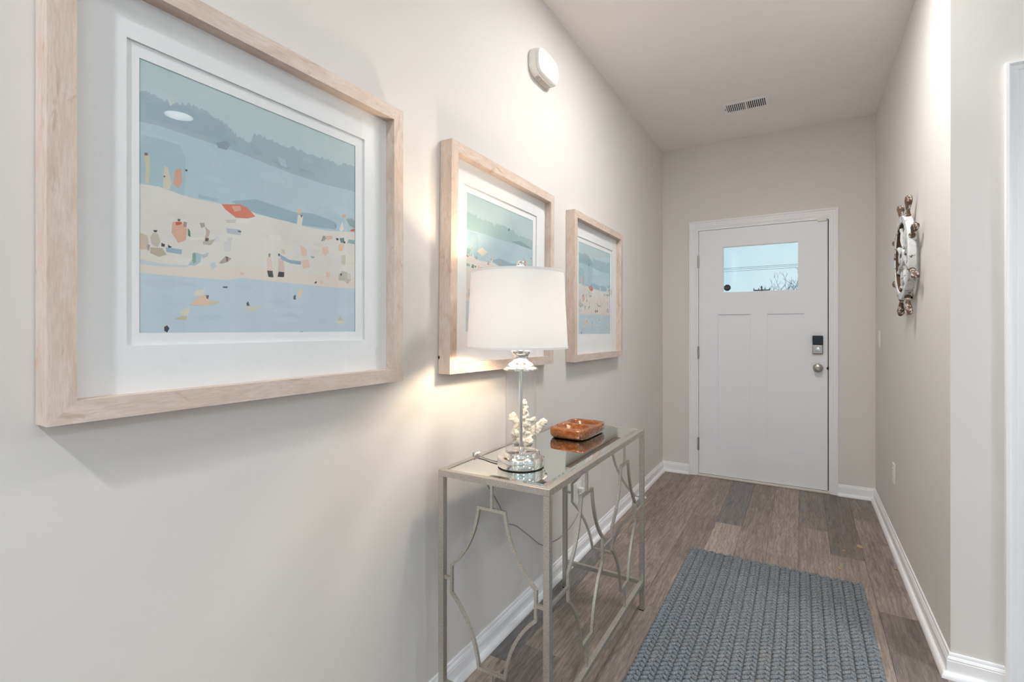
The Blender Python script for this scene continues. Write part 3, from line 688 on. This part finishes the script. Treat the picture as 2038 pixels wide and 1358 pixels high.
MB().lathe([(.0535, .3085), (.0555, .3095), (.0555, .314), (.053, .317), (.045, .320), (.043, .326), (.038, .331), (.028, .336), (.0245, .343), (.0235, .352), (.026, .358), (.0305, .362), (.031, .369), (.028, .373), (.018, .377), (.012, .380), (.0095, .383), (.0095, .42), (.0001, .42)], 64).build('cap', M['chrome'], lp)
MB().lathe([(.017, .385), (.017, .43), (.0165, .433), (.0001, .433)], 28).build('socket', M['nickel'], lp)
bp = P_LAMP / (math.pi * 4 * math.pi * .03 ** 2)
MB().sphere((0, 0, .483), .03, 20, 12, (1, 1, 1.15)).build('bulb', m_emit('lamp_bulb', (1, .80, .58), bp), lp)
hp = [(0.0, -.045 * 0 - .02, .395)]
MB().tube([(.018, 0, .395), (.045, 0, .42), (.056, 0, .50), (.045, 0, .585), (.012, 0, .617), (-.012, 0, .617), (-.045, 0, .585), (-.056, 0, .50), (-.045, 0, .42), (-.018, 0, .395)], .0018, 8).build('harp', M['nickel'], lp)
sx, sy = -.0095, -.0056
sh = MB().lathe([(.1615, .3805), (.1490, .6210)], 96, Matrix.Translation((sx, sy, 0)), False).build('lamp_shade', M['shade'], lp)
for r, z in ((.1616, .3815), (.1490, .6205)):
    MB().sweep([(sx + r * math.cos(k * math.pi / 48), sy + r * math.sin(k * math.pi / 48), z) for k in range(96)], [(-.0008, -.0035), (.0008, -.0035), (.0008, .0035), (-.0008, .0035)], Z3, True).build('shade_hem', M['shade'], sh)
sp = MB()
for k in range(3):
    a = k * 2.0944 + .4; sp.tube([(0, 0, .615), (sx + .148 * math.cos(a), sy + .148 * math.sin(a), .615)], .0016, 6)
sp.lathe([(.012, .613), (.012, .618)], 16); sp.build('shade_fitter', M['nickel'], lp)
fi = MB().lathe([(.006, .617), (.006, .626), (.009, .628), (.004, .631)], 20); fi.sphere((0, 0, .6455), .0155, 24, 14); fi.build('finial', M['chrome'], lp)
# lamp cord over the table edge to the wall outlet
cpts = [(LX - .07, LY - .012, LZ + .004), (LX - .11, LY - .004, LZ + .0035), (LX - .15, LY + .012, LZ + .0035), (LX - .18, LY + .025, LZ + .006), (TX0 + .004, LY + .034, LZ + .007), (TX0 - .016, LY + .05, LZ - .002), (.035, 1.46, .74)]
cpts += [tuple(onX(u, v, .022)) for u, v in ((982, 985), (998, 1015), (1008, 1041), (1027, 1047), (1052, 1066), (1075, 1084), (1086, 1084), (1102, 1078), (1122, 1065), (1138, 1045), (1148, 1028))]
cpts += [(.03, 2.46, .29), (.034, 2.474, .35)]
def smooth_pts(p, n=6):
    p = [Vector(x) for x in p]; out = []
    for i in range(len(p) - 1):
        a, b, c, d = p[max(0, i-1)], p[i], p[i+1], p[min(len(p)-1, i+2)]
        for k in range(n):
            t = k / n; out.append(.5 * ((2*b) + (c-a)*t + (2*a-5*b+4*c-d)*t*t + (3*b-a-3*c+d)*t**3))
    return out + [p[-1]]
cd = MB().tube(smooth_pts(cpts), .0023, 8).build('cord', M['cord']); P0(cd, lp)
pl = MB().box((.008, 2.462, .352), (.036, 2.486, .376)).build('plug', M['plastic'], bevel=.004, seg=3); P0(pl, lp)
cl = MB().tube([(TX0 + .010, LY + .02, LZ + .006), (TX0 + .010, LY + .05, LZ + .006)], .0048, 12).build('cord_sleeve', M['plastic']); P0(cl, lp)

# ------------------------------------------------------------------ two-compartment wooden tray
def tray():
    a, b, h = .080, .123, .044; n, k = 44, 60; m = MB(); vs = []; fs = []
    def mp(u, v):
        x = u * math.sqrt(1 - .20 * v ** 6); y = v * math.sqrt(1 - .20 * u ** 6)
        f = 1
        return a * x * f, b * y * f
    def ss(t): t = max(0, min(1, t)); return t * t * (3 - 2 * t)
    for j in range(k + 1):
        for i in range(n + 1):
            u, v = -1 + 2 * i / n, -1 + 2 * j / k; x, y = mp(u, v)
            z = h
            e = 1 - max(abs(u), abs(v)); z -= .003 * (1 - ss(e / .06))
            for yc in (-.057, .057):
                q = (abs(x) / .068) ** 3.2 + (abs(y - yc) / .049) ** 3.2
                z -= .033 * ss((1.0 - q) / .75)
            vs.append((x, y, z))
    for j in range(k):
        for i in range(n):
            q = j * (n + 1) + i; fs.append((q, q + 1, q + n + 2, q + n + 1))
    bd = [i for i in range(n)] + [j * (n + 1) + n for j in range(k)] + [k * (n + 1) + i for i in range(n, 0, -1)] + [j * (n + 1) for j in range(k, 0, -1)]
    prev = bd
    for z, sc_ in ((.034, 1.012), (.022, 1.012), (.012, 1.0), (.004, .955), (0, .90)):
        base = len(vs)
        for q in bd: vs.append((vs[q][0] * sc_, vs[q][1] * sc_, z))
        cur = list(range(base, base + len(bd))); L = len(bd)
        fs += [(prev[i], cur[i], cur[(i+1) % L], prev[(i+1) % L]) for i in range(L)]; prev = cur
    fs.append(tuple(prev[::-1])); return m.add(vs, fs)
o = tray().build('wooden_tray', M['burl'], smooth=60, loc=(.245, 1.905, TH + .0012), rot=(0, 0, R(-2)))
tag(o, 'glossy brown wooden tray with two hollows on the mirrored table', 'tray')

# ------------------------------------------------------------------ coral
def coral():
    m = MB(); r = random.Random(11)
    def blob(x, y, z, s, e=(1, 1, 1), rot=None): m.sphere((x, y, z), s, 12, 8, e, rot)
    for k in range(14): blob(r.uniform(-.026, .026), r.uniform(-.034, .022), .012 + r.uniform(0, .016), r.uniform(.012, .018))
    for k in range(12): blob(r.uniform(-.014, .014), -.03 + .05 * k / 11, .035 + r.uniform(0, .02), r.uniform(.012, .017))
    for k in range(46):                     # knobbly spire
        t = k / 45; rr = .024 * (1 - t) ** .7 + .003; a = r.uniform(0, 6.28)
        blob(rr * math.cos(a), .006 + rr * math.sin(a) * .8, .05 + .122 * t, r.uniform(.0065, .0095) * (1 - .3 * t))
    for k in range(5): blob(0, .006, .05 + .022 * k, .016 - .002 * k)
    for k in range(12):                     # broad plate reaching out to one side
        t = k / 11
        blob(.008 * math.sin(t * 2), .012 + .066 * t, .030 + .066 * t, .019 - .007 * t, (.45, .85, 1.25), Matrix.Rotation(R(38), 3, 'X'))
    for k in range(8):                      # ridged shell-like fan on the other side
        a = R(-60 + 20 * k); q = .021
        for w in (.35, .7, 1.0): blob(.006 - .006 * w, -.036 + q * w * math.sin(a) * .75, .092 + q * 1.5 * w * math.cos(a), .0056, (.8, 1, 1))
    for k in range(6): blob(0, -.03 + .002 * k, .05 + .009 * k, .011)
    for k in range(5): blob(.006, .018 + .006 * k, .092 + .003 * k, .0085)
    return m
o = coral().build('coral_sculpture', M['coral'], smooth=60, loc=(.160, 1.585, TH + .005), rot=(0, 0, R(-59.5)))
md = o.modifiers.new('remesh', 'REMESH'); md.mode = 'VOXEL'; md.voxel_size = .0024; md.use_smooth_shade = True
tx = bpy.data.textures.new('coral_lumps', 'CLOUDS'); tx.noise_scale = .007
md = o.modifiers.new('lumps', 'DISPLACE'); md.texture = tx; md.strength = .008; md.texture_coords = 'LOCAL'
tag(o, 'white knobbly coral piece on the table behind the lamp', 'coral')

# ------------------------------------------------------------------ braided rug
RX0, RX1, RYE, RYS = .512, 1.302, 2.888, 1.06
NR = 18; rw = (RX1 - RX0) / NR; pitch = .0260
def braid():
    m = MB(); n = int((RYE - RYS) / pitch); r = random.Random(2)
    for k in range(n):
        y = -(RYE - RYS) / 2 + (k + .5) * pitch
        Mx = Matrix.Rotation(R(-52), 3, 'Z') @ Matrix.Rotation(R(10), 3, 'X')
        m.sphere((-rw * .20, y + r.uniform(-.0015, .0015), .0085), .0095, 10, 6, (1.0, 1.75, .72), Mx)
        Mx = Matrix.Rotation(R(50), 3, 'Z') @ Matrix.Rotation(R(12), 3, 'X')
        m.sphere((rw * .235, y + pitch * .5 + r.uniform(-.0015, .0015), .0068), .0090, 10, 6, (.95, 1.6, .66), Mx)
    m.box((-rw * .46, -(RYE - RYS) / 2, .0005), (rw * .46, (RYE - RYS) / 2, .0045))
    return m.mesh('braid', M['rug'], 60)
rg = tag(empty('rug', ((RX0 + RX1) / 2, (RYE + RYS) / 2, 0)), 'slate blue-grey braided runner rug on the plank floor', 'rug')
bm_ = braid()
for k in range(NR): link('braid', bm_, rg, (-(RX1 - RX0) / 2 + (k + .5) * rw, random.uniform(-.003, .003), 0))
# dry leaf crumbs, and two floor spots built as flat tan scraps
for (u, v, s, lab) in ((1710, 1089, .034, 'thin tan dry leaf scrap beyond the rug corner'), (1679, 1097, .020, 'small tan dry leaf scrap left of the larger scrap'), (1785, 1135, .013, 'curled brown leaf crumb against the right baseboard'), (1671, 1131, .024, 'pale leaf scrap lying just beyond the rug edge')):
    p = onZ(u, v, 0.0); r = random.Random(int(u)); m = MB(); n = 9; vs = [(0, 0, .0022)]
    if lab.startswith('curled'): p.x = min(p.x, 1.462)
    for k in range(n):
        a = 2 * math.pi * k / n; q = s * r.uniform(.45, 1.0); vs.append((q * math.cos(a) * .55, q * math.sin(a), .0008 + r.uniform(0, .003 if s > .014 else .009)))
    top = vs; bot = [(x, y, max(0.0002, z - .0008)) for x, y, z in vs]
    m.add(top + bot, [(0, 1 + k, 1 + (k + 1) % n) for k in range(n)] + [(n + 1, n + 2 + (k + 1) % n, n + 2 + k) for k in range(n)] + [(1 + k, n + 2 + k, n + 2 + (k + 1) % n, 1 + (k + 1) % n) for k in range(n)])
    tag(m.build('leaf_scrap', M['leaf'], loc=(p.x, p.y, 0)), lab, 'leaf', 'leaf scraps on the floor')

# ------------------------------------------------------------------ wall fittings
# door chime
ch = tag(empty('door_chime', (0, 2.025, 2.432)), 'white plastic door chime box high on the left wall', 'chime')
def squarcle(a, b, n=56, p=3.4): return [(a * math.copysign(abs(math.cos(t)) ** (2 / p), math.cos(t)), b * math.copysign(abs(math.sin(t)) ** (2 / p), math.sin(t))) for t in [2 * math.pi * k / n for k in range(n)]]
def pillow(rings):
    m = MB(); vs = []; n = 56
    for x, a, b in rings: vs += [(x, p, q) for p, q in squarcle(a, b)]
    fs = [(i*n+k, i*n+(k+1) % n, (i+1)*n+(k+1) % n, (i+1)*n+k) for i in range(len(rings)-1) for k in range(n)]
    fs += [tuple(range(n))[::-1], tuple((len(rings)-1)*n+k for k in range(n))]; return m.add(vs, fs)
pillow([(.0005, .103, .061), (.006, .106, .064), (.034, .106, .064), (.038, .105, .063)]).build('housing', M['plastic'], ch)
pillow([(.0385, .098, .057), (.0392, .103, .062), (.049, .101, .060), (.053, .096, .056), (.055, .088, .050)]).build('cover', M['plastic'], ch)
for k in range(9): MB().box((.010 + .0, -.056 + k * .014 - .0045, -.0662), (.030, -.056 + k * .014 + .0045, -.0634)).build('grille_slot', plain('grille_shadow', srgb(196, 188, 178), .7), ch, 0)
# ceiling register
vn = tag(empty('ceiling_vent', (.715, 3.735, H)), 'white metal ceiling vent grille with angled slats', 'vent')
VW, VL = .152, .093
m = MB()
ox, oy = .120, .064
vs = [(-VW, -VL, -.001), (VW, -VL, -.001), (VW, VL, -.001), (-VW, VL, -.001), (-VW + .012, -VL + .012, -.007), (VW - .012, -VL + .012, -.007), (VW - .012, VL - .012, -.007), (-VW + .012, VL - .012, -.007), (-ox, -oy, -.007), (ox, -oy, -.007), (ox, oy, -.007), (-ox, oy, -.007), (-ox, -oy, -.0015), (ox, -oy, -.0015), (ox, oy, -.0015), (-ox, oy, -.0015)]
fs = []
for k in range(4):
    l = (k + 1) % 4; fs += [(k, l, 4+l, 4+k), (4+k, 4+l, 8+l, 8+k), (8+k, 8+l, 12+l, 12+k)]
m.add(vs, fs); m.box((-.006, -oy, -.0075), (.006, oy, -.002)); m.build('vent_frame', M['trim'], vn, 25)
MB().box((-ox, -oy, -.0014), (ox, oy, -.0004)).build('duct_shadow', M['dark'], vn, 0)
for sgn in (-1, 1):
    for k in range(9):
        x = sgn * (.0135 + k * .0122)
        MB().box((-.0032, -oy, -.0006), (.0032, oy, .0006)).build('louver', M['trim'], vn, 0, loc=(x, 0, -.0058), rot=(0, R(sgn * 22), 0))
lev = MB().box((-.0035, -.010, -.004), (.0035, .010, .0)).build('damper_lever', M['nickel'], vn, 0, loc=(-ox - .010, 0.0, -.007))
# switch and outlets
def plate(name, loc, rot, label, cat, kind):
    r = tag(empty(name, loc, rot), label, cat, 'white wall plates' if cat == 'outlet' else None)
    MB().box((0, -.035, -.057), (.006, .035, .057)).build('cover_plate', M['plastic'], r, bevel=.004, seg=3)
    if kind == 'switch':
        MB().add([(.006, -.0165, -.033), (.006, .0165, -.033), (.006, .0165, .033), (.006, -.0165, .033), (.0075, -.0165, -.033), (.0075, .0165, -.033), (.0115, .0165, .033), (.0115, -.0165, .033)], [(0,3,2,1),(4,5,6,7),(0,1,5,4),(1,2,6,5),(2,3,7,6),(3,0,4,7)]).build('rocker', M['plastic'], r, 0, bevel=.001)
    else:
        for z in (-.019, .019):
            f = pillow([(.0062, .0165, .0145), (.0080, .0160, .0140)]); f = f.build('receptacle', M['plastic'], r); f.location = (0, 0, z)
            for y in (-.006, .006): MB().box((.0079, y - .001, -.002), (.0083, y + .001, .006)).build('slot', M['dark'], f, 0)
    return r
plate('light_switch', (WX, 4.135, 1.163), (0, 0, R(180)), 'white rocker light switch on right wall beside the front door', 'switch', 'switch')
plate('wall_outlet', (WX, 3.525, .408), (0, 0, R(180)), 'white electrical outlet low on the right hall wall', 'outlet', 'outlet')
plate('wall_outlet', (0, 2.486, .345), (0, 0, 0), 'white electrical outlet on left wall behind the console table', 'outlet', 'outlet')
# door stop on the left baseboard
ds = tag(empty('door_stop', (.0125, 3.44, .05)), 'white spring door stop on the left baseboard', 'door stop')
MB().lathe([(.010, 0), (.010, .003), (.006, .006)], 16, Matrix.Rotation(R(90), 4, 'Y')).build('mount', M['nickel'], ds)
sp = [(.006 + .075 * k / 120, .0045 * math.cos(k * 1.2), .0045 * math.sin(k * 1.2)) for k in range(121)]
MB().tube(sp, .0011, 5).build('spring', M['nickel'], ds)
MB().lathe([(.006, .080), (.0085, .082), (.0085, .094), (.006, .098), (.0001, .099)], 16, Matrix.Rotation(R(90), 4, 'Y')).build('rubber_tip', M['plastic'], ds)

# ------------------------------------------------------------------ ship wheel
wh = tag(empty('ship_wheel', (WX, 2.990, 1.5734)), 'distressed white and brown wooden ship wheel hung on right wall', 'wheel')
RO, RI, XF, XB = .2018, .166, -.047, -.0145
prof = [(RI, XB), (RO - .004, XB), (RO, XB - .004), (RO, XF + .004), (RO - .004, XF), (RI + .004, XF), (RI, XF + .004), (RI, XB)]
toX = Matrix.Rotation(R(90), 4, 'Y')
rim = MB().lathe(prof, 72, toX, False).build('rim', M['wheel'], wh)
MB().lathe([(RI - .0012, XB), (RI - .0012, XF + .004)], 72, toX, False).build('inner_band', M['wheelb'], rim)
prof = [(.0001, XF - .004), (.026, XF - .004), (.03, XF), (.046, XF + .003), (.046, XB - .002), (.03, XB), (.0001, XB)]
MB().lathe(prof, 40, toX).build('hub', M['wheel'], wh)
xm_ = (XF + XB) / 2
spk = MB().lathe([(.010, .044), (.011, .050), (.007, .058), (.0095, .075), (.0120, .098), (.0095, .125), (.007, .140), (.011, .147), (.011, .160)], 18).mesh('spoke', M['wheel'])
hnd = MB().lathe([(.012, .200), (.0135, .204), (.0125, .210), (.0085, .213), (.0105, .217), (.0085, .221), (.0080, .228), (.0105, .245), (.0145, .266), (.0155, .278), (.0135, .290), (.007, .2975), (.0001, .2985)], 20).mesh('handle', M['wheelh'])
for k in range(8):
    a = R(22.5 + 45 * k)
    link('spoke', spk, wh, (xm_, 0, 0), (a, 0, 0)); link('handle', hnd, wh, (xm_, 0, 0), (a, 0, 0))
MB().tube([(XB - .004, 0, .19), (0, 0, .19)], .004, 8).build('wall_hook', M['nickel'], wh)
for z in (-.17,): MB().tube([(XB, 0, z - .02), (-.001, 0, z - .02)], .006, 8).build('bumper', M['dark'], wh)

# ------------------------------------------------------------------ ceiling lights and added fill lamps
def can_light(name, x, y, watts, col, label, r=.075, depth=.012):
    t = tag(empty(name, (x, y, H)), label, 'ceiling light', 'ceiling lights')
    MB().lathe([(r, -.004), (r + .002, -depth), (r + .016, -depth + .002), (r + .020, -.001), (r, -.001)], 48, None, False).build('trim_ring', M['trim'], t)
    MB().lathe([(.0001, -.006), (r, -.006)], 48, None, False).build('lens', m_emit('lens_' + name, col, watts / (math.pi * math.pi * r * r)), t)
    return t
def fill_dome(name, x, y, watts, col, label, r=.15, d=.085):
    t = tag(empty(name, (x, y, H)), label, 'ceiling light', 'ceiling lights')
    MB().lathe([(.06, -.0005), (r + .008, -.0005), (r + .010, -.008), (r + .006, -.018), (r - .01, -.019), (.06, -.019)], 56, None, False).build('mounting_ring', M['nickel'], t)
    prof = [(max(.0001, r * math.sin(a)), -.0185 - d * math.cos(a)) for a in [k * math.pi / 2 / 12 for k in range(13)]]
    area = math.pi * r * r * .5 * (1 + (d / r) ** 2) + math.pi * r * r * .5
    MB().lathe(prof, 56, None, False).build('glass_dome', m_emit('dome_' + label[-8:], col, watts / (math.pi * area)), t)
    return t
def drum_light(x, y, watts, col, label, r=.14, d=.062, rl=.115):
    t = tag(empty('drum_light', (x, y, H)), label, 'ceiling light', 'ceiling lights')
    MB().lathe([(.05, -.0005), (r, -.0005), (r, -d), (r - .004, -d), (r - .004, -.012), (.05, -.012)], 56, None, False).build('drum', M['plastic'], t)
    MB().lathe([(.0001, -.016), (rl, -.016), (rl, -.0125), (.0001, -.0125)], 56, None, False).build('lens', m_emit('drum_lens', col, watts / (math.pi * math.pi * rl * rl)), t)
drum_light(.92, 2.15, P_HALL, WARM, 'round white drum light on the hall ceiling above the rug', .19, .017, .182)
can_light('recessed_light', .70, -1.0, P_NEAR, NEUT, 'recessed ceiling light behind the camera along the left wall', .05)
drum_light(2.62, 1.72, P_SIDE, NEUT, 'deep white drum light on the ceiling before the bedroom doorway', .085, .105, .055)
fill_dome('dome_light', 3.7, .4, P_LIV, COOL, 'dome ceiling light by the far living room window', .22, .12)  # unseen dome, added as cool fill for the side room
def pendant(x, y, z, watts, col, label, r=.17):  # unseen hanging globes, added to light hall end and ceiling more evenly
    t = tag(empty('globe_pendant', (x, y, H)), label, 'pendant light', 'globe pendants')
    MB().lathe([(.0001, -.0005), (.06, -.0005), (.06, -.012), (.05, -.022), (.0001, -.024)], 32).build('canopy', M['nickel'], t)
    MB().tube([(0, 0, -.02), (0, 0, z - H + r)], .004, 8).build('stem', M['nickel'], t)
    MB().lathe([(.03, z - H + r - .01), (.032, z - H + r + .03), (.012, z - H + r + .05)], 24).build('gallery', M['nickel'], t)
    MB().sphere((0, 0, z - H), r, 36, 20).build('glass_globe', m_emit('globe_' + label[-6:], col, watts / (math.pi * 4 * math.pi * r * r)), t)
pendant(1.5, -2.7, 1.95, P_GLOBE, COOL, 'white globe pendant hanging before the glazed rear door')
pendant(3.6, -2.2, 1.95, P_GLOBE, COOL, 'white globe pendant hanging over the rear room')
fill_dome('dome_light', 3.6, 4.3, P_BED, COOL, 'dome ceiling light in the bedroom', .2, .1)  # unseen dome, added because window light leaves the bedroom dim

# ------------------------------------------------------------------ bedroom seen in the picture glass
bd = tag(empty('bed', (4.2, 4.2, 0)), 'white made-up bed in the room through the open doorway', 'bed')
MB().box((-1.0, -.76, .12), (.92, .76, .3)).build('bed_frame', M['oak'], bd, bevel=.01)
MB().box((-.98, -.75, .3), (.90, .75, .55)).build('mattress', M['linen'], bd, bevel=.05, seg=4)
MB().box((-1.0, -.80, .34), (.45, .80, .62)).build('duvet', M['linen'], bd, bevel=.06, seg=4)
MB().box((.93, -.80, .1), (.985, .80, 1.15)).build('headboard', M['linen'], bd, bevel=.02, seg=3)
for y in (-.38, .38): MB().sphere((.74, y, .70), .2, 20, 12, (.55, 1.5, .85), Matrix.Rotation(R(-18), 3, 'Y')).build('pillow', M['linen'], bd)
for x in (-.9, .82):
    for y in (-.68, .68): MB().box((x - .03, y - .03, 0), (x + .03, y + .03, .12)).build('leg', M['oak'], bd)
fp = tag(empty('wall_picture', (RX - .001, 4.45, 1.76)), 'white framed blue picture above the bedroom bed', 'picture')
m_ = ring_mesh('picture_frame_ring', M['trim'], .30, (-.25, .25, -.25, .25), -.025, 0.0); link('frame', m_, fp)
MB().box((-.012, -.25, -.25), (-.006, .25, .25)).build('print', M['bluepic'], fp, 0)

# ------------------------------------------------------------------ outdoors
struct(MB().box((-140, D + T + .001, -.5), (140, 180, -.35)).build('ground', M['grass'], smooth=0))
struct(MB().box((-1.2, D + T, -.35), (WX - .02, BY + 1.2, -.06)).build('porch_slab', plain('porch_concrete', srgb(170, 168, 164), .9), smooth=0))
pw = struct(MB().box((WX - .001, D + T, -.2), (WX + .0005, BY + T, 3.0)).build('wall_porch', M['siding'], smooth=0))
sd = MB().add([(WX - .001, D + T, 0), (WX - .001, BY + T - .09, 0), (WX - .016, BY + T - .09, 0), (WX - .016, D + T, 0), (WX - .001, D + T, .18), (WX - .001, BY + T - .09, .18), (WX - .004, BY + T - .09, .18), (WX - .004, D + T, .18)], [(0,3,2,1),(4,5,6,7),(0,1,5,4),(1,2,6,5),(2,3,7,6),(3,0,4,7)]).mesh('clapboard', M['siding'], 0)
for k in range(17): link('clapboard', sd, pw, (0, 0, -.2 + k * .178))
MB().box((WX - .024, BY + T - .09, -.2), (WX + .1, BY + T + .02, 3.0)).build('corner_board', plain('blue_corner_board', srgb(170, 190, 206), .7), pw, 0)
# overhead lines and the pole that carries another crossarm
px = onY(1516, 569.5, 92); gz = -.35
pole = tag(empty('utility_pole', (px.x, px.y, gz)), 'grey wooden utility pole with crossarm seen through the door glass', 'pole')
hp_ = px.z - gz
MB().tube([(0, 0, 0), (0, 0, hp_)], [.16, .11], 10).build('post', M['pole'], pole)
MB().box((-1.25, -.08, hp_ - .78), (1.25, .08, hp_ - .60)).build('crossarm', M['pole'], pole, 0)
for x in (-1.18, -.45, .45, 1.18): MB().lathe([(.05, hp_ - .60), (.07, hp_ - .5), (.05, hp_ - .36), (.03, hp_ - .3), (.0001, hp_ - .3)], 10, Matrix.Translation((x, 0, 0))).build('insulator', M['pole'], pole)
for (va, vb, Y, nm) in ((534.8, 525.8, 58.0, 'topmost'), (537.7, 528.7, 59.4, 'middle'), (541.3, 532.4, 60.8, 'lowest')):
    p = onY(1440, va, Y); q = onY(1589, vb, Y); d_ = (q - p) / (q.x - p.x)
    a = p + d_ * (-25 - p.x); b = p + d_ * (25 - p.x)
    pts = [a.lerp(b, t / 12) for t in range(13)]
    tag(MB().tube(pts, .016, 6).build('power_line', M['wire']), nm + ' of the three overhead cables seen through the door glass', 'cable', 'overhead cables')
def tree(u, vtop, Y, seed, label):
    rr = random.Random(seed); p = onY(u, vtop, Y); m = MB(); h = p.z - gz
    tr = MB()
    def grow(mb, a, d, L, r, n):
        pts = [a]; rad = [r]; x = a.copy(); dd = d.copy()
        for k in range(3):
            dd = (dd + Vector((rr.uniform(-.16, .16), rr.uniform(-.16, .16), rr.uniform(-.02, .12)))).normalized(); x = x + dd * L / 3; pts.append(x.copy()); rad.append(max(.008, r * (1 - .16 * (k + 1))))
        mb.tube(pts, rad, 5, False)
        if n:
            for j in range(rr.choice((2, 2, 3))):
                ax = Vector((rr.uniform(-1, 1), rr.uniform(-1, 1), rr.uniform(-.2, .3))).normalized()
                grow(m, pts[rr.choice((2, 3))].copy(), (dd + ax * .75).normalized(), L * rr.uniform(.62, .8), r * .56, n - 1)
    grow(tr, Vector((0, 0, 0)), Vector((0, 0, 1)), h * .36, h * .024, 0)
    top = Vector(tr.v[-1]); top = Vector((0, 0, h * .34))
    for j in range(4): grow(m, Vector((0, 0, h * (.28 + .02 * j))), Vector((math.cos(j * 1.6), math.sin(j * 1.6), 1.5)).normalized(), h * .27, h * .0105, 4)
    t = tag(empty('bare_tree', (p.x, p.y, gz)), label, 'tree', 'bare trees outside')
    tr.build('trunk', M['bark'], t); m.build('branches', M['bark'], t)
tree(1578, 541, 46, 4, 'larger leafless tree at the right edge of the door glass')
tree(1552, 556, 60, 9, 'smaller leafless tree left of the larger one')
